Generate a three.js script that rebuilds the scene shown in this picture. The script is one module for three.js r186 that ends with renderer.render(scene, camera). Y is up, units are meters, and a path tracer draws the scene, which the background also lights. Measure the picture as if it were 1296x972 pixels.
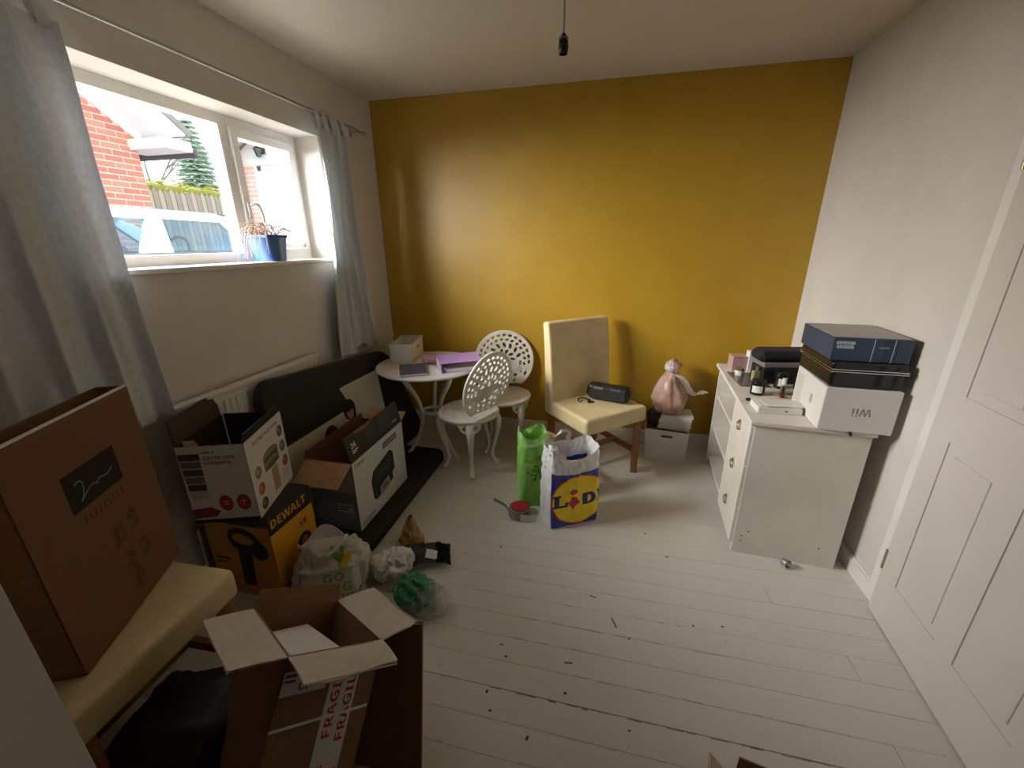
import * as THREE from 'three';
import { RoundedBoxGeometry } from 'three/addons/geometries/RoundedBoxGeometry.js';
import { mergeGeometries, mergeVertices } from 'three/addons/utils/BufferGeometryUtils.js';
import { ImprovedNoise } from 'three/addons/math/ImprovedNoise.js';
import { RectAreaLightUniformsLib } from 'three/addons/lights/RectAreaLightUniformsLib.js';

// ---------------------------------------------------------------- camera, sky, daylight, exposure
const scene = new THREE.Scene();
const camera = new THREE.PerspectiveCamera(86.02, 1296 / 972, 0.05, 100);
camera.rotation.order = 'YXZ';
camera.position.set(1.693, 1.472, 2.999);
camera.rotation.set(-0.331, 0.230, -0.009);
const renderer = new THREE.WebGLRenderer({ antialias: true });
renderer.toneMapping = THREE.LinearToneMapping;
renderer.toneMappingExposure = 1.0;
renderer.shadowMap.enabled = true;
scene.background = new THREE.Color().setRGB(3.3, 3.6, 3.9);          // bright overcast sky
RectAreaLightUniformsLib.init();
// daylight from the open sky above the roofs, falling in through the window panes
const daylight = new THREE.RectAreaLight(new THREE.Color().setRGB(1.0, 0.985, 0.965), 62, 3.3, 1.3);
daylight.name = 'window_daylight';
daylight.position.set(-1.45, 2.4, 2.4);                                // the drive is open to the street on this side
daylight.lookAt(-0.15, 1.72, 1.3);
scene.add(daylight);

// ---------------------------------------------------------------- helpers
let seed = 7;
const rnd = () => { seed = (seed * 1664525 + 1013904223) >>> 0; return seed / 4294967296; };
const rr = (a, b) => a + (b - a) * rnd();
const perlin = new ImprovedNoise();
const fbm = (x, y, z, o = 3) => { let s = 0, a = 1, f = 1; for (let i = 0; i < o; i++) { s += a * perlin.noise(x * f, y * f, z * f); a *= 0.5; f *= 2.03; } return s; };
const V = (x, y, z) => new THREE.Vector3(x, y, z);
const used = new Map();
function numbered(n) { const k = used.get(n) || 0; used.set(n, k + 1); return k ? n + '_' + String(k).padStart(3, '0') : n; }
function shadow(o) { o.traverse((c) => { if (c.isMesh) { c.castShadow = true; c.receiveShadow = true; } }); }
function thing(name, label, category, [x, y, z] = [0, 0, 0], turn = 0, group) {
  const o = new THREE.Group(); o.name = numbered(name); scene.add(o);
  o.position.set(x, y, z); o.rotation.y = turn; o.userData = { label, category };
  if (group) o.userData.group = group;
  return o;
}
function part(name, geo, mat, parent, label) {
  const m = new THREE.Mesh(geo, mat); m.name = name; parent.add(m);
  if (label) m.userData.label = label;
  return m;
}
function single(name, label, category, geo, mat, [x, y, z] = [0, 0, 0], turn = 0, group) {
  const m = new THREE.Mesh(geo, mat); m.name = numbered(name); scene.add(m);
  m.position.set(x, y, z); m.rotation.y = turn; m.userData = { label, category };
  if (group) m.userData.group = group;
  return m;
}
function struct(name, geo, mat) {
  const m = geo ? new THREE.Mesh(geo, mat) : new THREE.Group();
  m.name = name; m.userData.kind = 'structure'; scene.add(m); return m;
}
// geometry in metres: box between two corners
function bx(x0, x1, y0, y1, z0, z1, r = 0) {
  const w = Math.abs(x1 - x0), h = Math.abs(y1 - y0), d = Math.abs(z1 - z0);
  const g = r ? new RoundedBoxGeometry(w, h, d, 2, Math.min(r, w / 2.01, h / 2.01, d / 2.01)) : new THREE.BoxGeometry(w, h, d);
  return g.translate((x0 + x1) / 2, (y0 + y1) / 2, (z0 + z1) / 2);
}
function uvm(geo, s = 1) {                                             // uv in metres by dominant normal
  const g = geo.index ? geo.toNonIndexed() : geo;
  if (!g.attributes.normal) g.computeVertexNormals();
  const p = g.attributes.position, n = g.attributes.normal, uv = new Float32Array(p.count * 2);
  for (let i = 0; i < p.count; i += 3) {
    let ax = 0, ay = 0, az = 0;
    for (let k = 0; k < 3; k++) { ax += Math.abs(n.getX(i + k)); ay += Math.abs(n.getY(i + k)); az += Math.abs(n.getZ(i + k)); }
    for (let k = 0; k < 3; k++) {
      const x = p.getX(i + k), y = p.getY(i + k), z = p.getZ(i + k);
      const [u, v] = ay >= ax && ay >= az ? [x, z] : ax >= az ? [z, y] : [x, y];
      uv[(i + k) * 2] = u * s; uv[(i + k) * 2 + 1] = v * s;
    }
  }
  g.setAttribute('uv', new THREE.BufferAttribute(uv, 2));
  return g;
}
function join(list) {
  return mergeGeometries(list.map((g) => { const q = g.index ? g.toNonIndexed() : g; for (const k of Object.keys(q.attributes)) if (!['position', 'normal', 'uv'].includes(k)) q.deleteAttribute(k); return q; }));
}
// tube with a radius of its own at each point of the path
function taper(points, radii, seg = 8, steps = 4, flat = 1) {
  const c = new THREE.CatmullRomCurve3(points), N = (points.length - 1) * steps, fr = c.computeFrenetFrames(N, false);
  const pos = [], uv = [], idx = [];
  for (let i = 0; i <= N; i++) {
    const t = i / N, p = c.getPoint(t), f = t * (radii.length - 1), k = Math.min(radii.length - 2, Math.floor(f)), r = radii[k] + (radii[k + 1] - radii[k]) * (f - k);
    const j = Math.min(N, Math.round(c.getUtoTmapping ? t * N : t * N));
    for (let s = 0; s <= seg; s++) {
      const a = s / seg * Math.PI * 2, q = p.clone().addScaledVector(fr.normals[j], Math.cos(a) * r).addScaledVector(fr.binormals[j], Math.sin(a) * r * flat);
      pos.push(q.x, q.y, q.z); uv.push(s / seg, t);
      if (i < N && s < seg) { const o = i * (seg + 1) + s; idx.push(o, o + 1, o + seg + 1, o + 1, o + seg + 2, o + seg + 1); }
    }
  }
  for (const [row, flip] of [[0, 1], [N, 0]]) {
    const p = c.getPoint(row / N), ci = pos.length / 3; pos.push(p.x, p.y, p.z); uv.push(0.5, row / N);
    for (let s = 0; s < seg; s++) { const o = row * (seg + 1) + s; flip ? idx.push(ci, o + 1, o) : idx.push(ci, o, o + 1); }
  }
  const g = new THREE.BufferGeometry();
  g.setAttribute('position', new THREE.Float32BufferAttribute(pos, 3)); g.setAttribute('uv', new THREE.Float32BufferAttribute(uv, 2)); g.setIndex(idx); g.computeVertexNormals();
  return g;
}
function sheet(fn, nu, nv) {                                           // a surface from fn(u, v) -> Vector3
  const pos = [], uv = [], idx = [];
  for (let j = 0; j <= nv; j++) for (let i = 0; i <= nu; i++) {
    const p = fn(i / nu, j / nv); pos.push(p.x, p.y, p.z); uv.push(i / nu, j / nv);
    if (i < nu && j < nv) { const o = j * (nu + 1) + i; idx.push(o, o + 1, o + nu + 1, o + 1, o + nu + 2, o + nu + 1); }
  }
  const g = new THREE.BufferGeometry();
  g.setAttribute('position', new THREE.Float32BufferAttribute(pos, 3)); g.setAttribute('uv', new THREE.Float32BufferAttribute(uv, 2)); g.setIndex(idx); g.computeVertexNormals();
  return g;
}
function crumple(geo, amp, freq, off = 0, sharp = true) {               // creased displacement along the normals
  let g = mergeVertices(geo.clone(), 1e-4); g.computeVertexNormals();
  const p = g.attributes.position, n = g.attributes.normal.clone();
  for (let i = 0; i < p.count; i++) {
    const x = p.getX(i), y = p.getY(i), z = p.getZ(i);
    let d = fbm(x * freq + off, y * freq + off * 1.7, z * freq - off, 3);
    if (sharp) d = 1 - 2.2 * Math.abs(d);
    p.setXYZ(i, x + n.getX(i) * d * amp, y + n.getY(i) * d * amp, z + n.getZ(i) * d * amp);
  }
  g.computeVertexNormals(); return g;
}
function extrude(shape, depth, bevel = 0, curve = 8) {
  return new THREE.ExtrudeGeometry(shape, { depth, bevelEnabled: bevel > 0, bevelSize: bevel, bevelThickness: bevel, bevelOffset: -bevel, bevelSegments: 2, curveSegments: curve });
}
const poly = (pts) => new THREE.Shape(pts.map(([x, y]) => new THREE.Vector2(x, y)));
function rrect(x0, y0, w, h, r) {
  const s = new THREE.Shape(); s.moveTo(x0 + r, y0); s.lineTo(x0 + w - r, y0); s.absarc(x0 + w - r, y0 + r, r, -Math.PI / 2, 0); s.lineTo(x0 + w, y0 + h - r); s.absarc(x0 + w - r, y0 + h - r, r, 0, Math.PI / 2);
  s.lineTo(x0 + r, y0 + h); s.absarc(x0 + r, y0 + h - r, r, Math.PI / 2, Math.PI); s.lineTo(x0, y0 + r); s.absarc(x0 + r, y0 + r, r, Math.PI, Math.PI * 1.5); return s;
}
// ---------------------------------------------------------------- textures and materials
const C = (r, g, b) => new THREE.Color().setRGB(r, g, b);
function noiseTex(size, base, spread, freq, { streak = 1, oct = 4, srgb = true, off = 0 } = {}) {
  const d = new Uint8Array(size * size * 4);
  for (let j = 0; j < size; j++) for (let i = 0; i < size; i++) {
    // wraps round: mix of shifted copies
    const u = i / size, v = j / size;
    const n0 = fbm(u * freq + off, v * freq * streak, off, oct), n1 = fbm((u - 1) * freq + off, v * freq * streak, off, oct);
    const n = n0 * (1 - u) + n1 * u, f = rnd() - 0.5, k = (j * size + i) * 4;
    for (let c = 0; c < 3; c++) d[k + c] = Math.max(0, Math.min(255, base[c] + spread * n * 1.3 + spread * 0.35 * f));
    d[k + 3] = 255;
  }
  const t = new THREE.DataTexture(d, size, size); t.wrapS = t.wrapT = THREE.RepeatWrapping; t.magFilter = THREE.LinearFilter; t.minFilter = THREE.LinearMipmapLinearFilter; t.generateMipmaps = true;
  if (srgb) t.colorSpace = THREE.SRGBColorSpace; t.needsUpdate = true; return t;
}
function canvasTex(w, h, draw) {
  const c = document.createElement('canvas'); c.width = w; c.height = h; const g = c.getContext('2d'); draw(g, w, h);
  const t = new THREE.CanvasTexture(c); t.colorSpace = THREE.SRGBColorSpace; t.anisotropy = 8; return t;
}
const std = (o) => new THREE.MeshStandardMaterial(o);
const phys = (o) => new THREE.MeshPhysicalMaterial(o);
const nGrey = noiseTex(256, [128, 128, 128], 60, 8, { srgb: false });
const nFine = noiseTex(256, [128, 128, 128], 90, 40, { srgb: false, off: 3 });
const M = {};
M.wall = std({ map: noiseTex(256, [213, 207, 198], 3, 5), bumpMap: nFine, bumpScale: 0.0006, roughness: 0.8 });
M.yellow = phys({ ior: 1.65, map: noiseTex(512, [184, 145, 28], 4, 6, { off: 9 }), bumpMap: nFine, bumpScale: 0.0003, roughness: 0.47 });
M.ceiling = std({ map: noiseTex(256, [217, 211, 199], 3, 3, { off: 5 }), bumpMap: nFine, bumpScale: 0.0004, roughness: 0.9 });
M.gloss = std({ map: noiseTex(128, [232, 229, 222], 8, 4, { off: 2 }), roughness: 0.38 });               // white gloss woodwork
M.doorpaint = std({ map: noiseTex(256, [212, 206, 197], 3, 4, { off: 21 }), roughness: 0.55 });
M.subfloor = std({ color: C(0.06, 0.05, 0.04), roughness: 1 });
M.glass = phys({ color: 0xffffff, transmission: 1, thickness: 0, roughness: 0, ior: 1.45 });
M.rod = std({ color: C(0.42, 0.42, 0.4), roughness: 0.4, metalness: 0.6 });
M.curtain = phys({ map: noiseTex(256, [204, 209, 212], 10, 60, { off: 4 }), roughness: 0.95, transmission: 0.06, thickness: 0, side: THREE.DoubleSide });
M.radiator = std({ color: C(0.74, 0.72, 0.67), roughness: 0.4 });
M.black = std({ map: noiseTex(128, [30, 30, 33], 10, 20), roughness: 0.8, bumpMap: nFine, bumpScale: 0.001 });
M.blackplastic = std({ color: C(0.012, 0.012, 0.014), roughness: 0.35 });
M.blackgloss = std({ color: C(0.01, 0.011, 0.012), roughness: 0.12 });
M.card = std({ map: noiseTex(256, [136, 99, 69], 5, 6, { streak: 5 }), roughness: 0.92 });
M.cardPale = std({ map: noiseTex(256, [205, 192, 178], 9, 6, { streak: 4, off: 6 }), roughness: 0.9 });
M.cardTan = std({ map: noiseTex(256, [188, 148, 105], 11, 6, { streak: 5, off: 8 }), roughness: 0.9 });
M.whitebox = std({ map: noiseTex(128, [226, 224, 220], 6, 4, { off: 11 }), roughness: 0.55 });
M.leather = phys({ map: noiseTex(256, [224, 204, 156], 10, 7, { off: 12 }), roughness: 0.5, bumpMap: nFine, bumpScale: 0.0012 });
M.wood = std({ map: noiseTex(256, [150, 98, 60], 18, 5, { streak: 0.2, off: 13 }), roughness: 0.5 });
M.iron = std({ map: noiseTex(256, [226, 223, 214], 16, 12, { off: 14 }), roughness: 0.5, bumpMap: nGrey, bumpScale: 0.001 });
M.desk = std({ map: noiseTex(256, [228, 222, 210], 8, 4, { off: 15 }), roughness: 0.5 });
M.chrome = std({ color: C(0.6, 0.6, 0.6), metalness: 1, roughness: 0.25 });
M.brass = std({ color: C(0.45, 0.38, 0.25), metalness: 0.9, roughness: 0.35 });
M.paper = std({ map: noiseTex(128, [232, 228, 220], 8, 4, { off: 16 }), roughness: 0.9 });
M.film = phys({ color: C(0.86, 0.84, 0.82), roughness: 0.35, transmission: 0.35, thickness: 0, side: THREE.DoubleSide });
M.darkfabric = std({ map: noiseTex(128, [58, 56, 66], 22, 14, { off: 17 }), roughness: 1 });
M.tape = std({ color: C(0.72, 0.72, 0.7), roughness: 0.3 });
M.foam = std({ map: noiseTex(128, [222, 226, 232], 8, 30, { off: 18 }), roughness: 0.7 });
// print on a face: a thin sheet glued to the box
function print(parent, w, h, tex, place, name = 'printed_panel', rough = 0.45) {
  const m = part(name, new THREE.PlaneGeometry(w, h), std({ map: tex, roughness: rough }), parent);
  place(m); return m;
}

// ================================================================ ROOM SHELL
const W = 2.886, H = 2.4, ZF = 2.70, ZB = 5.6;
{ // left wall with the window opening
  const y0 = 1.39, y1 = 2.06, z0 = 0.62, z1 = 1.98, t = -0.28;
  struct('wall_left', uvm(join([bx(t, 0, -0.1, y0 - 0.02, -0.2, ZB), bx(t, 0, y1, H, -0.2, ZB), bx(t, 0, y0 - 0.02, y1, -0.2, z0), bx(t, 0, y0 - 0.02, y1, z1, ZB)]), 1.2), M.wall);
  struct('wall_back', uvm(bx(0, W, -0.1, H, -0.2, 0), 0.8), M.yellow);
  struct('wall_right', uvm(bx(W, W + 0.2, -0.1, H, -0.2, ZB), 1.2), M.wall);
  struct('wall_front', uvm(join([bx(0, 0.836, -0.1, H, ZF, ZF + 0.11), bx(2.05, W, -0.1, H, ZF, ZF + 0.11), bx(0.836, 2.05, 2.08, H, ZF, ZF + 0.11)]), 1.2), M.wall);
  struct('wall_hallway', uvm(bx(0, W, -0.1, H, ZB, ZB + 0.2), 1.2), M.wall);
  struct('ceiling', uvm(bx(-0.28, W + 0.2, H, H + 0.2, -0.2, ZB + 0.2), 0.7), M.ceiling);
  struct('trim_1', uvm(bx(-0.16, 0.012, 1.37, 1.39, z0 - 0.0, z1, 0.006)), M.gloss).userData.label = 'white window sill board';
  struct('baseboard_back', uvm(join([bx(0, W, 0, 0.105, 0, 0.016), bx(0, W, 0.105, 0.12, 0, 0.009)])), M.gloss);
  struct('baseboard_left', uvm(bx(0, 0.016, 0, 0.11, 0.016, ZF)), M.gloss);
  struct('baseboard_right', uvm(join([bx(W - 0.016, W, 0, 0.07, 0.016, 1.285), bx(W - 0.009, W, 0.07, 0.08, 0.016, 1.285)])), M.gloss);
}
{ // floor: white painted boards running across the room
  const floor = struct('floor');
  const tex = canvasTex(2048, 2048, (g, w, h) => {
    const k = w / 2.9;                                                 // 2.9 m square, u along x, v along z
    g.fillStyle = '#d9d5cd'; g.fillRect(0, 0, w, h);
    for (let i = 0; i < 2600; i++) { const a = rr(0.02, 0.06); g.fillStyle = rnd() < 0.5 ? `rgba(190,182,170,${a})` : `rgba(255,255,252,${a})`; const l = rr(40, 420); g.fillRect(rr(-200, w), rr(0, h), l, rr(1, 6)); }
    for (let i = 0; i < 60; i++) { g.fillStyle = `rgba(150,140,125,${rr(0.015, 0.05)})`; g.beginPath(); g.ellipse(rr(0, w), rr(0, h), rr(20, 120), rr(8, 40), rr(-0.3, 0.3), 0, 7); g.fill(); }
    for (let i = 0; i < 420; i++) { g.fillStyle = `rgba(70,62,55,${rr(0.1, 0.5)})`; g.beginPath(); g.ellipse(rr(0, w), rr(0, h), rr(0.6, 2.6), rr(0.6, 1.8), rr(0, 3), 0, 7); g.fill(); }
    for (let i = 0; i < 90; i++) { g.strokeStyle = `rgba(110,100,90,${rr(0.08, 0.35)})`; g.lineWidth = rr(0.6, 1.6); const x = rr(0, w), y = rr(0, h), a = rr(-0.5, 0.5), l = rr(8, 60); g.beginPath(); g.moveTo(x, y); g.quadraticCurveTo(x + l * 0.5, y + a * l * 0.7, x + l, y + a * l); g.stroke(); }
    // chips and scrapes in the paint that show in the photograph
    g.fillStyle = 'rgba(48,44,42,0.9)';
    for (const [x, z, a, b, r] of [[1.376, 1.861, 6, 3, 0], [1.404, 1.904, 5, 4, 0], [2.055, 1.23, 6, 4, 0.4], [2.112, 1.612, 4, 4, 0], [2.226, 1.59, 5, 4, 0], [1.635, 1.989, 5, 5, 0], [1.533, 2.152, 4, 8, 0.3], [1.37, 2.043, 4, 6, 0], [1.397, 2.1, 5, 4, 0], [1.963, 1.073, 6, 4, 0], [1.857, 1.729, 4, 3, 0], [1.846, 2.06, 4, 3, 0]]) { g.beginPath(); g.ellipse(x * k, z * k, a * 0.75, b * 0.7, r, 0, 7); g.fill(); }
    g.strokeStyle = 'rgba(58,52,48,0.85)'; g.lineWidth = 4;
    for (const [x, z, dx, dz] of [[1.695, 1.548, 0.03, 0.008], [1.79, 1.645, 0.02, 0.045], [1.23, 1.33, 0.015, 0.012], [1.62, 1.88, 0.03, -0.004]]) { g.beginPath(); g.moveTo(x * k, z * k); g.lineTo((x + dx) * k, (z + dz) * k); g.stroke(); }
    // worn paint along the board edges
    for (const [z, a, x0, x1] of [[2.024, 0.85, 1.0, 2.6], [1.922, 0.35, 1.5, 2.5], [1.82, 0.4, 1.2, 1.9], [1.724, 0.45, 1.3, 2.3], [1.625, 0.35, 1.1, 2.1], [1.524, 0.25, 1.5, 2.0], [2.124, 0.15, 1.1, 2.3], [2.219, 0.35, 1.1, 1.7], [1.42, 0.15, 1.2, 2.0]])
      for (let x = x0; x < x1; x += rr(0.02, 0.09)) { if (rnd() < 0.35) continue; g.fillStyle = `rgba(66,60,54,${a * rr(0.4, 1)})`; g.fillRect(x * k, z * k + rr(-1.5, 0.5), rr(8, 60), rr(1, 3.2) * (a > 0.6 ? 1.5 : 1)); }
  });
  tex.flipY = false; tex.wrapS = tex.wrapT = THREE.RepeatWrapping;
  const mat = std({ map: tex, roughness: 0.42, bumpMap: nGrey, bumpScale: 0.0004 });
  for (let r = 0; r < 28; r++) {
    const z0 = 0.024 + (r - 1) * 0.1, gap = Math.abs(z0 + 0.1 - 2.024) < 0.03 ? 0.0028 : 0.0008;
    const cut = r % 3 === 1 ? rr(0.3, 0.9) : r % 3 === 2 ? rr(2.3, 2.75) : 9;
    for (const [a, b] of cut < W ? [[0, cut - 0.0008], [cut + 0.0008, W]] : [[0, W]]) {
      const za = Math.max(0, z0), zb = Math.min(ZF + 0.02, z0 + 0.1 - gap); if (zb - za < 0.01) continue;
      const g = uvm(bx(a, b, -0.02, 0, za, zb, 0.0006), 1 / 2.9);
      const p = part('plank', g, mat, floor); p.position.y = rr(-0.0008, 0);
    }
  }
  part('subfloor', bx(-0.28, W, -0.1, -0.0205, -0.2, ZB), M.subfloor, floor);
  struct('floor_hallway', uvm(bx(0, W, -0.02, 0, ZF + 0.022, ZB), 1), M.doorpaint);
}
{ // window: frame, mullion, opening casement, panes, furniture
  const win = struct('window_1');
  const xa = -0.225, xb = -0.16, y0 = 1.39, y1 = 2.06, z0 = 0.62, z1 = 1.98;
  part('window_frame', join([bx(xa, xb, y0, y0 + 0.045, z0, z1), bx(xa, xb, y1 - 0.045, y1, z0, z1), bx(xa, xb, y0 + 0.045, y1 - 0.045, z0, z0 + 0.04), bx(xa, xb, y0 + 0.045, y1 - 0.045, z1 - 0.045, z1)]), M.gloss, win);
  part('mullion', bx(xa, xb, y0 + 0.04, y1 - 0.04, 1.085, 1.135, 0.004), M.gloss, win);
  part('pane', bx(-0.199, -0.195, y0 + 0.04, y1 - 0.04, 1.13, z1 - 0.04), M.glass, win);
  const cs = part('casement', join([bx(-0.205, -0.145, y0 + 0.045, y0 + 0.09, z0 + 0.08, 1.045), bx(-0.205, -0.145, y1 - 0.085, y1 - 0.045, z0 + 0.08, 1.045), bx(-0.205, -0.145, y0 + 0.045, y1 - 0.045, z0 + 0.04, z0 + 0.08), bx(-0.205, -0.145, y0 + 0.045, y1 - 0.045, 1.045, 1.085)]), M.gloss, win);
  part('pane', bx(-0.18, -0.176, y0 + 0.085, y1 - 0.08, z0 + 0.075, 1.05), M.glass, cs);
  part('handle', join([bx(-0.145, -0.132, 1.6, 1.68, 1.055, 1.075, 0.003), taper([V(-0.13, 1.665, 1.065), V(-0.105, 1.67, 1.05), V(-0.098, 1.63, 1.03), V(-0.1, 1.58, 1.025)], [0.007, 0.008, 0.007, 0.006])]), M.rod, cs, 'grey metal casement handle');
  part('casement_stay', join([bx(-0.145, -0.135, 1.445, 1.457, 0.66, 0.95, 0.002), new THREE.CylinderGeometry(0.006, 0.006, 0.03, 8).translate(-0.14, 1.462, 0.69), new THREE.SphereGeometry(0.01, 8, 6).translate(-0.14, 1.476, 0.69)]), M.chrome, cs);
}
{ // panelled door in the right wall, standing slightly proud, with its architrave
  struct('trim_2', uvm(join([bx(W - 0.018, W, 0, 2.06, 1.285, 1.355, 0.004), bx(W - 0.018, W, 0, 2.06, 2.12, 2.19, 0.004), bx(W - 0.018, W, 1.99, 2.06, 1.285, 2.19, 0.004)])), M.gloss).userData.label = 'white architrave round the door';
  const d = struct('door_1'); d.position.set(W - 0.006, 0.006, 1.362); d.rotation.y = -0.07;
  // leaf runs along local +z, its face on local -x
  const hw = 0.755, hh = 1.975, t = 0.036;
  const st = [[0, 0.1], [0.335, 0.42], [0.655, hw]], rl = [[0, 0.2], [0.82, 0.98], [1.87, hh]];
  const g = [bx(-t * 0.87, 0, 0, hh, 0, hw)];
  for (const [a, b] of st) g.push(bx(-t, -t * 0.7, 0, hh, a, b));
  for (const [a, b] of rl) for (const [p, q] of [[0.1, 0.335], [0.42, 0.655]]) g.push(bx(-t + 0.0002, -t * 0.7, a, b, p - 0.002, q + 0.002));
  part('door_leaf', uvm(join(g)), M.doorpaint, d);
  for (const [za, zb] of [[0.1, 0.335], [0.42, 0.655]]) for (const [ya, yb] of [[0.2, 0.82], [0.98, 1.87]])
    part('door_panel', uvm(bx(-t * 0.98, -t * 0.7, ya + 0.035, yb - 0.035, za + 0.035, zb - 0.035, 0.003)), M.doorpaint, d);
  part('hinge', join([new THREE.CylinderGeometry(0.006, 0.006, 0.09, 8).translate(-t, 0.25, 0), new THREE.CylinderGeometry(0.006, 0.006, 0.09, 8).translate(-t, 1.7, 0)]), M.brass, d);
  part('handle', join([new THREE.CylinderGeometry(0.025, 0.025, 0.01, 16).rotateZ(Math.PI / 2).translate(-t - 0.005, 1.0, hw - 0.06), new THREE.SphereGeometry(0.024, 14, 10).translate(-t - 0.04, 1.0, hw - 0.06), new THREE.CylinderGeometry(0.009, 0.009, 0.04, 10).rotateZ(Math.PI / 2).translate(-t - 0.02, 1.0, hw - 0.06)]), M.brass, d);
}
// ================================================================ CURTAINS, RAIL, RADIATOR, PENDANT
{
  const r = thing('curtain_pole', 'thin grey metal curtain pole above the window', 'curtain pole', [0.065, 2.155, 1.4]);
  part('pole', new THREE.CylinderGeometry(0.007, 0.007, 2.36, 10).rotateX(Math.PI / 2), M.rod, r);
  for (const z of [-1.12, 1.1]) part('bracket', join([bx(-0.065, 0, -0.008, 0.004, z - 0.006, z + 0.006), bx(-0.065, -0.059, -0.03, 0.03, z - 0.012, z + 0.012, 0.002)]), M.rod, r);
  for (const z of [-1.185, 1.185]) part('finial', new THREE.SphereGeometry(0.011, 10, 8).translate(0, 0, z), M.rod, r);
}
function curtain(name, label, [ta, tb], [ba, bb], yb, folds, amp, tabs, ph, waist) {
  const o = thing(name, label, 'curtain', [0.072, yb, (ba + bb) / 2], 0), cz = (ba + bb) / 2, yt = 2.09, h = yt - yb;
  const at = (u, v) => {
    const vv = 1 - v, k = Math.pow(v, 0.7), n = waist * Math.sin(Math.PI * Math.min(1, v * 1.1));
    const z = (ta * (1 - v) + ba * v) + u * ((tb - ta) * (1 - v) + (bb - ba) * v) + n * (0.5 - u) * 0.12;
    const f = Math.sin(u * folds * Math.PI * 2 + ph + 0.9 * Math.sin(v * 2.2 + u * 3)) + 0.45 * Math.sin(u * folds * 4.4 * Math.PI + v * 3.1 + ph * 2) * v;
    return V(amp * f * (0.55 + 0.6 * k) + 0.006 * fbm(u * 6, v * 5, ph), vv * h + (v > 0.98 ? 0.012 * Math.sin(u * 17 + ph) : 0) - 0.02 * v * Math.sin(u * 9 + ph), z - cz + 0.012 * Math.sin(u * folds * Math.PI * 2 + 1 + ph));
  };
  part('fabric', sheet(at, 90, 46), M.curtain, o);
  part('hem', sheet((u, v) => { const p = at(u, 0.975 + 0.024 * v); p.x += 0.0025; return p; }, 90, 1), M.curtain, o);
  for (let i = 0; i < tabs; i++) {
    const u = (i + 0.5) / tabs, p = at(u, 0), zz = p.z, y = yt - yb;
    part('tab', sheet((a, b) => { const t = a * Math.PI * 2; return V(-0.007 + 0.013 * Math.cos(t), y + 0.03 + 0.05 * Math.sin(t), zz + (b - 0.5) * 0.035 + 0.012 * Math.sin(t)); }, 18, 2), M.curtain, o);
  }
  return o;
}
curtain('curtain', 'narrow bunched white tab-top curtain between the window and the yellow wall', [0.44, 0.72], [0.37, 0.80], 0.80, 3.2, 0.021, 5, 0.6, 0.6);
curtain('curtain', 'wide pale blue-grey curtain at the left edge, nearest the camera', [1.86, 2.52], [1.86, 2.6], 0.86, 5.2, 0.022, 7, 2.1, 0.1);
{
  const r = thing('radiator', 'white panel radiator under the window, mostly hidden behind the black padded board', 'radiator', [0, 0, 1.42]);
  part('panel', uvm(bx(0.035, 0.06, 0.28, 0.85, -0.42, 0.42, 0.008)), M.radiator, r);
  const gr = []; for (let i = 0; i < 26; i++) gr.push(bx(0.058, 0.064, 0.32, 0.82, -0.4 + i * 0.0315, -0.385 + i * 0.0315, 0.003));
  part('fluting', join(gr), M.radiator, r);
  part('top_grille', join([bx(0.02, 0.068, 0.85, 0.868, -0.425, 0.425, 0.004)]), M.radiator, r);
  part('valve', join([new THREE.CylinderGeometry(0.014, 0.014, 0.06, 10).translate(0.045, 0.3, 0.46), new THREE.CylinderGeometry(0.0075, 0.0075, 0.3, 8).translate(0.045, 0.15, 0.46), new THREE.CylinderGeometry(0.008, 0.008, 0.05, 8).rotateX(Math.PI / 2).translate(0.045, 0.32, 0.44)]), M.chrome, r);
}
{
  const p = thing('pendant_light', 'bare black bulb holder hanging from the ceiling on a thin flex', 'light fitting', [1.498, 2.045, 1.4]);
  part('flex', taper([V(0, 0.05, 0), V(0.001, 0.15, 0), V(-0.002, 0.26, 0), V(0, 0.34, 0)], [0.003, 0.003, 0.003], 6, 6), std({ color: C(0.3, 0.28, 0.24), roughness: 0.6 }), p);
  part('ceiling_rose', new THREE.CylinderGeometry(0.03, 0.038, 0.024, 24).translate(0, 0.343, 0), M.gloss, p);
  const hold = part('bulb_holder', new THREE.LatheGeometry([[0.004, 0.056], [0.009, 0.05], [0.011, 0.036], [0.0155, 0.034], [0.0165, 0.014], [0.0145, 0.012], [0.0145, 0], [0.0125, 0], [0.0125, 0.02], [0, 0.02]].map(([x, y]) => new THREE.Vector2(x, y)), 20), M.blackplastic, p);
  part('collar', new THREE.TorusGeometry(0.013, 0.003, 8, 20).rotateX(Math.PI / 2).translate(0, 0.042, 0), std({ color: C(0.16, 0.15, 0.13), roughness: 0.5 }), hold);
}
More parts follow.
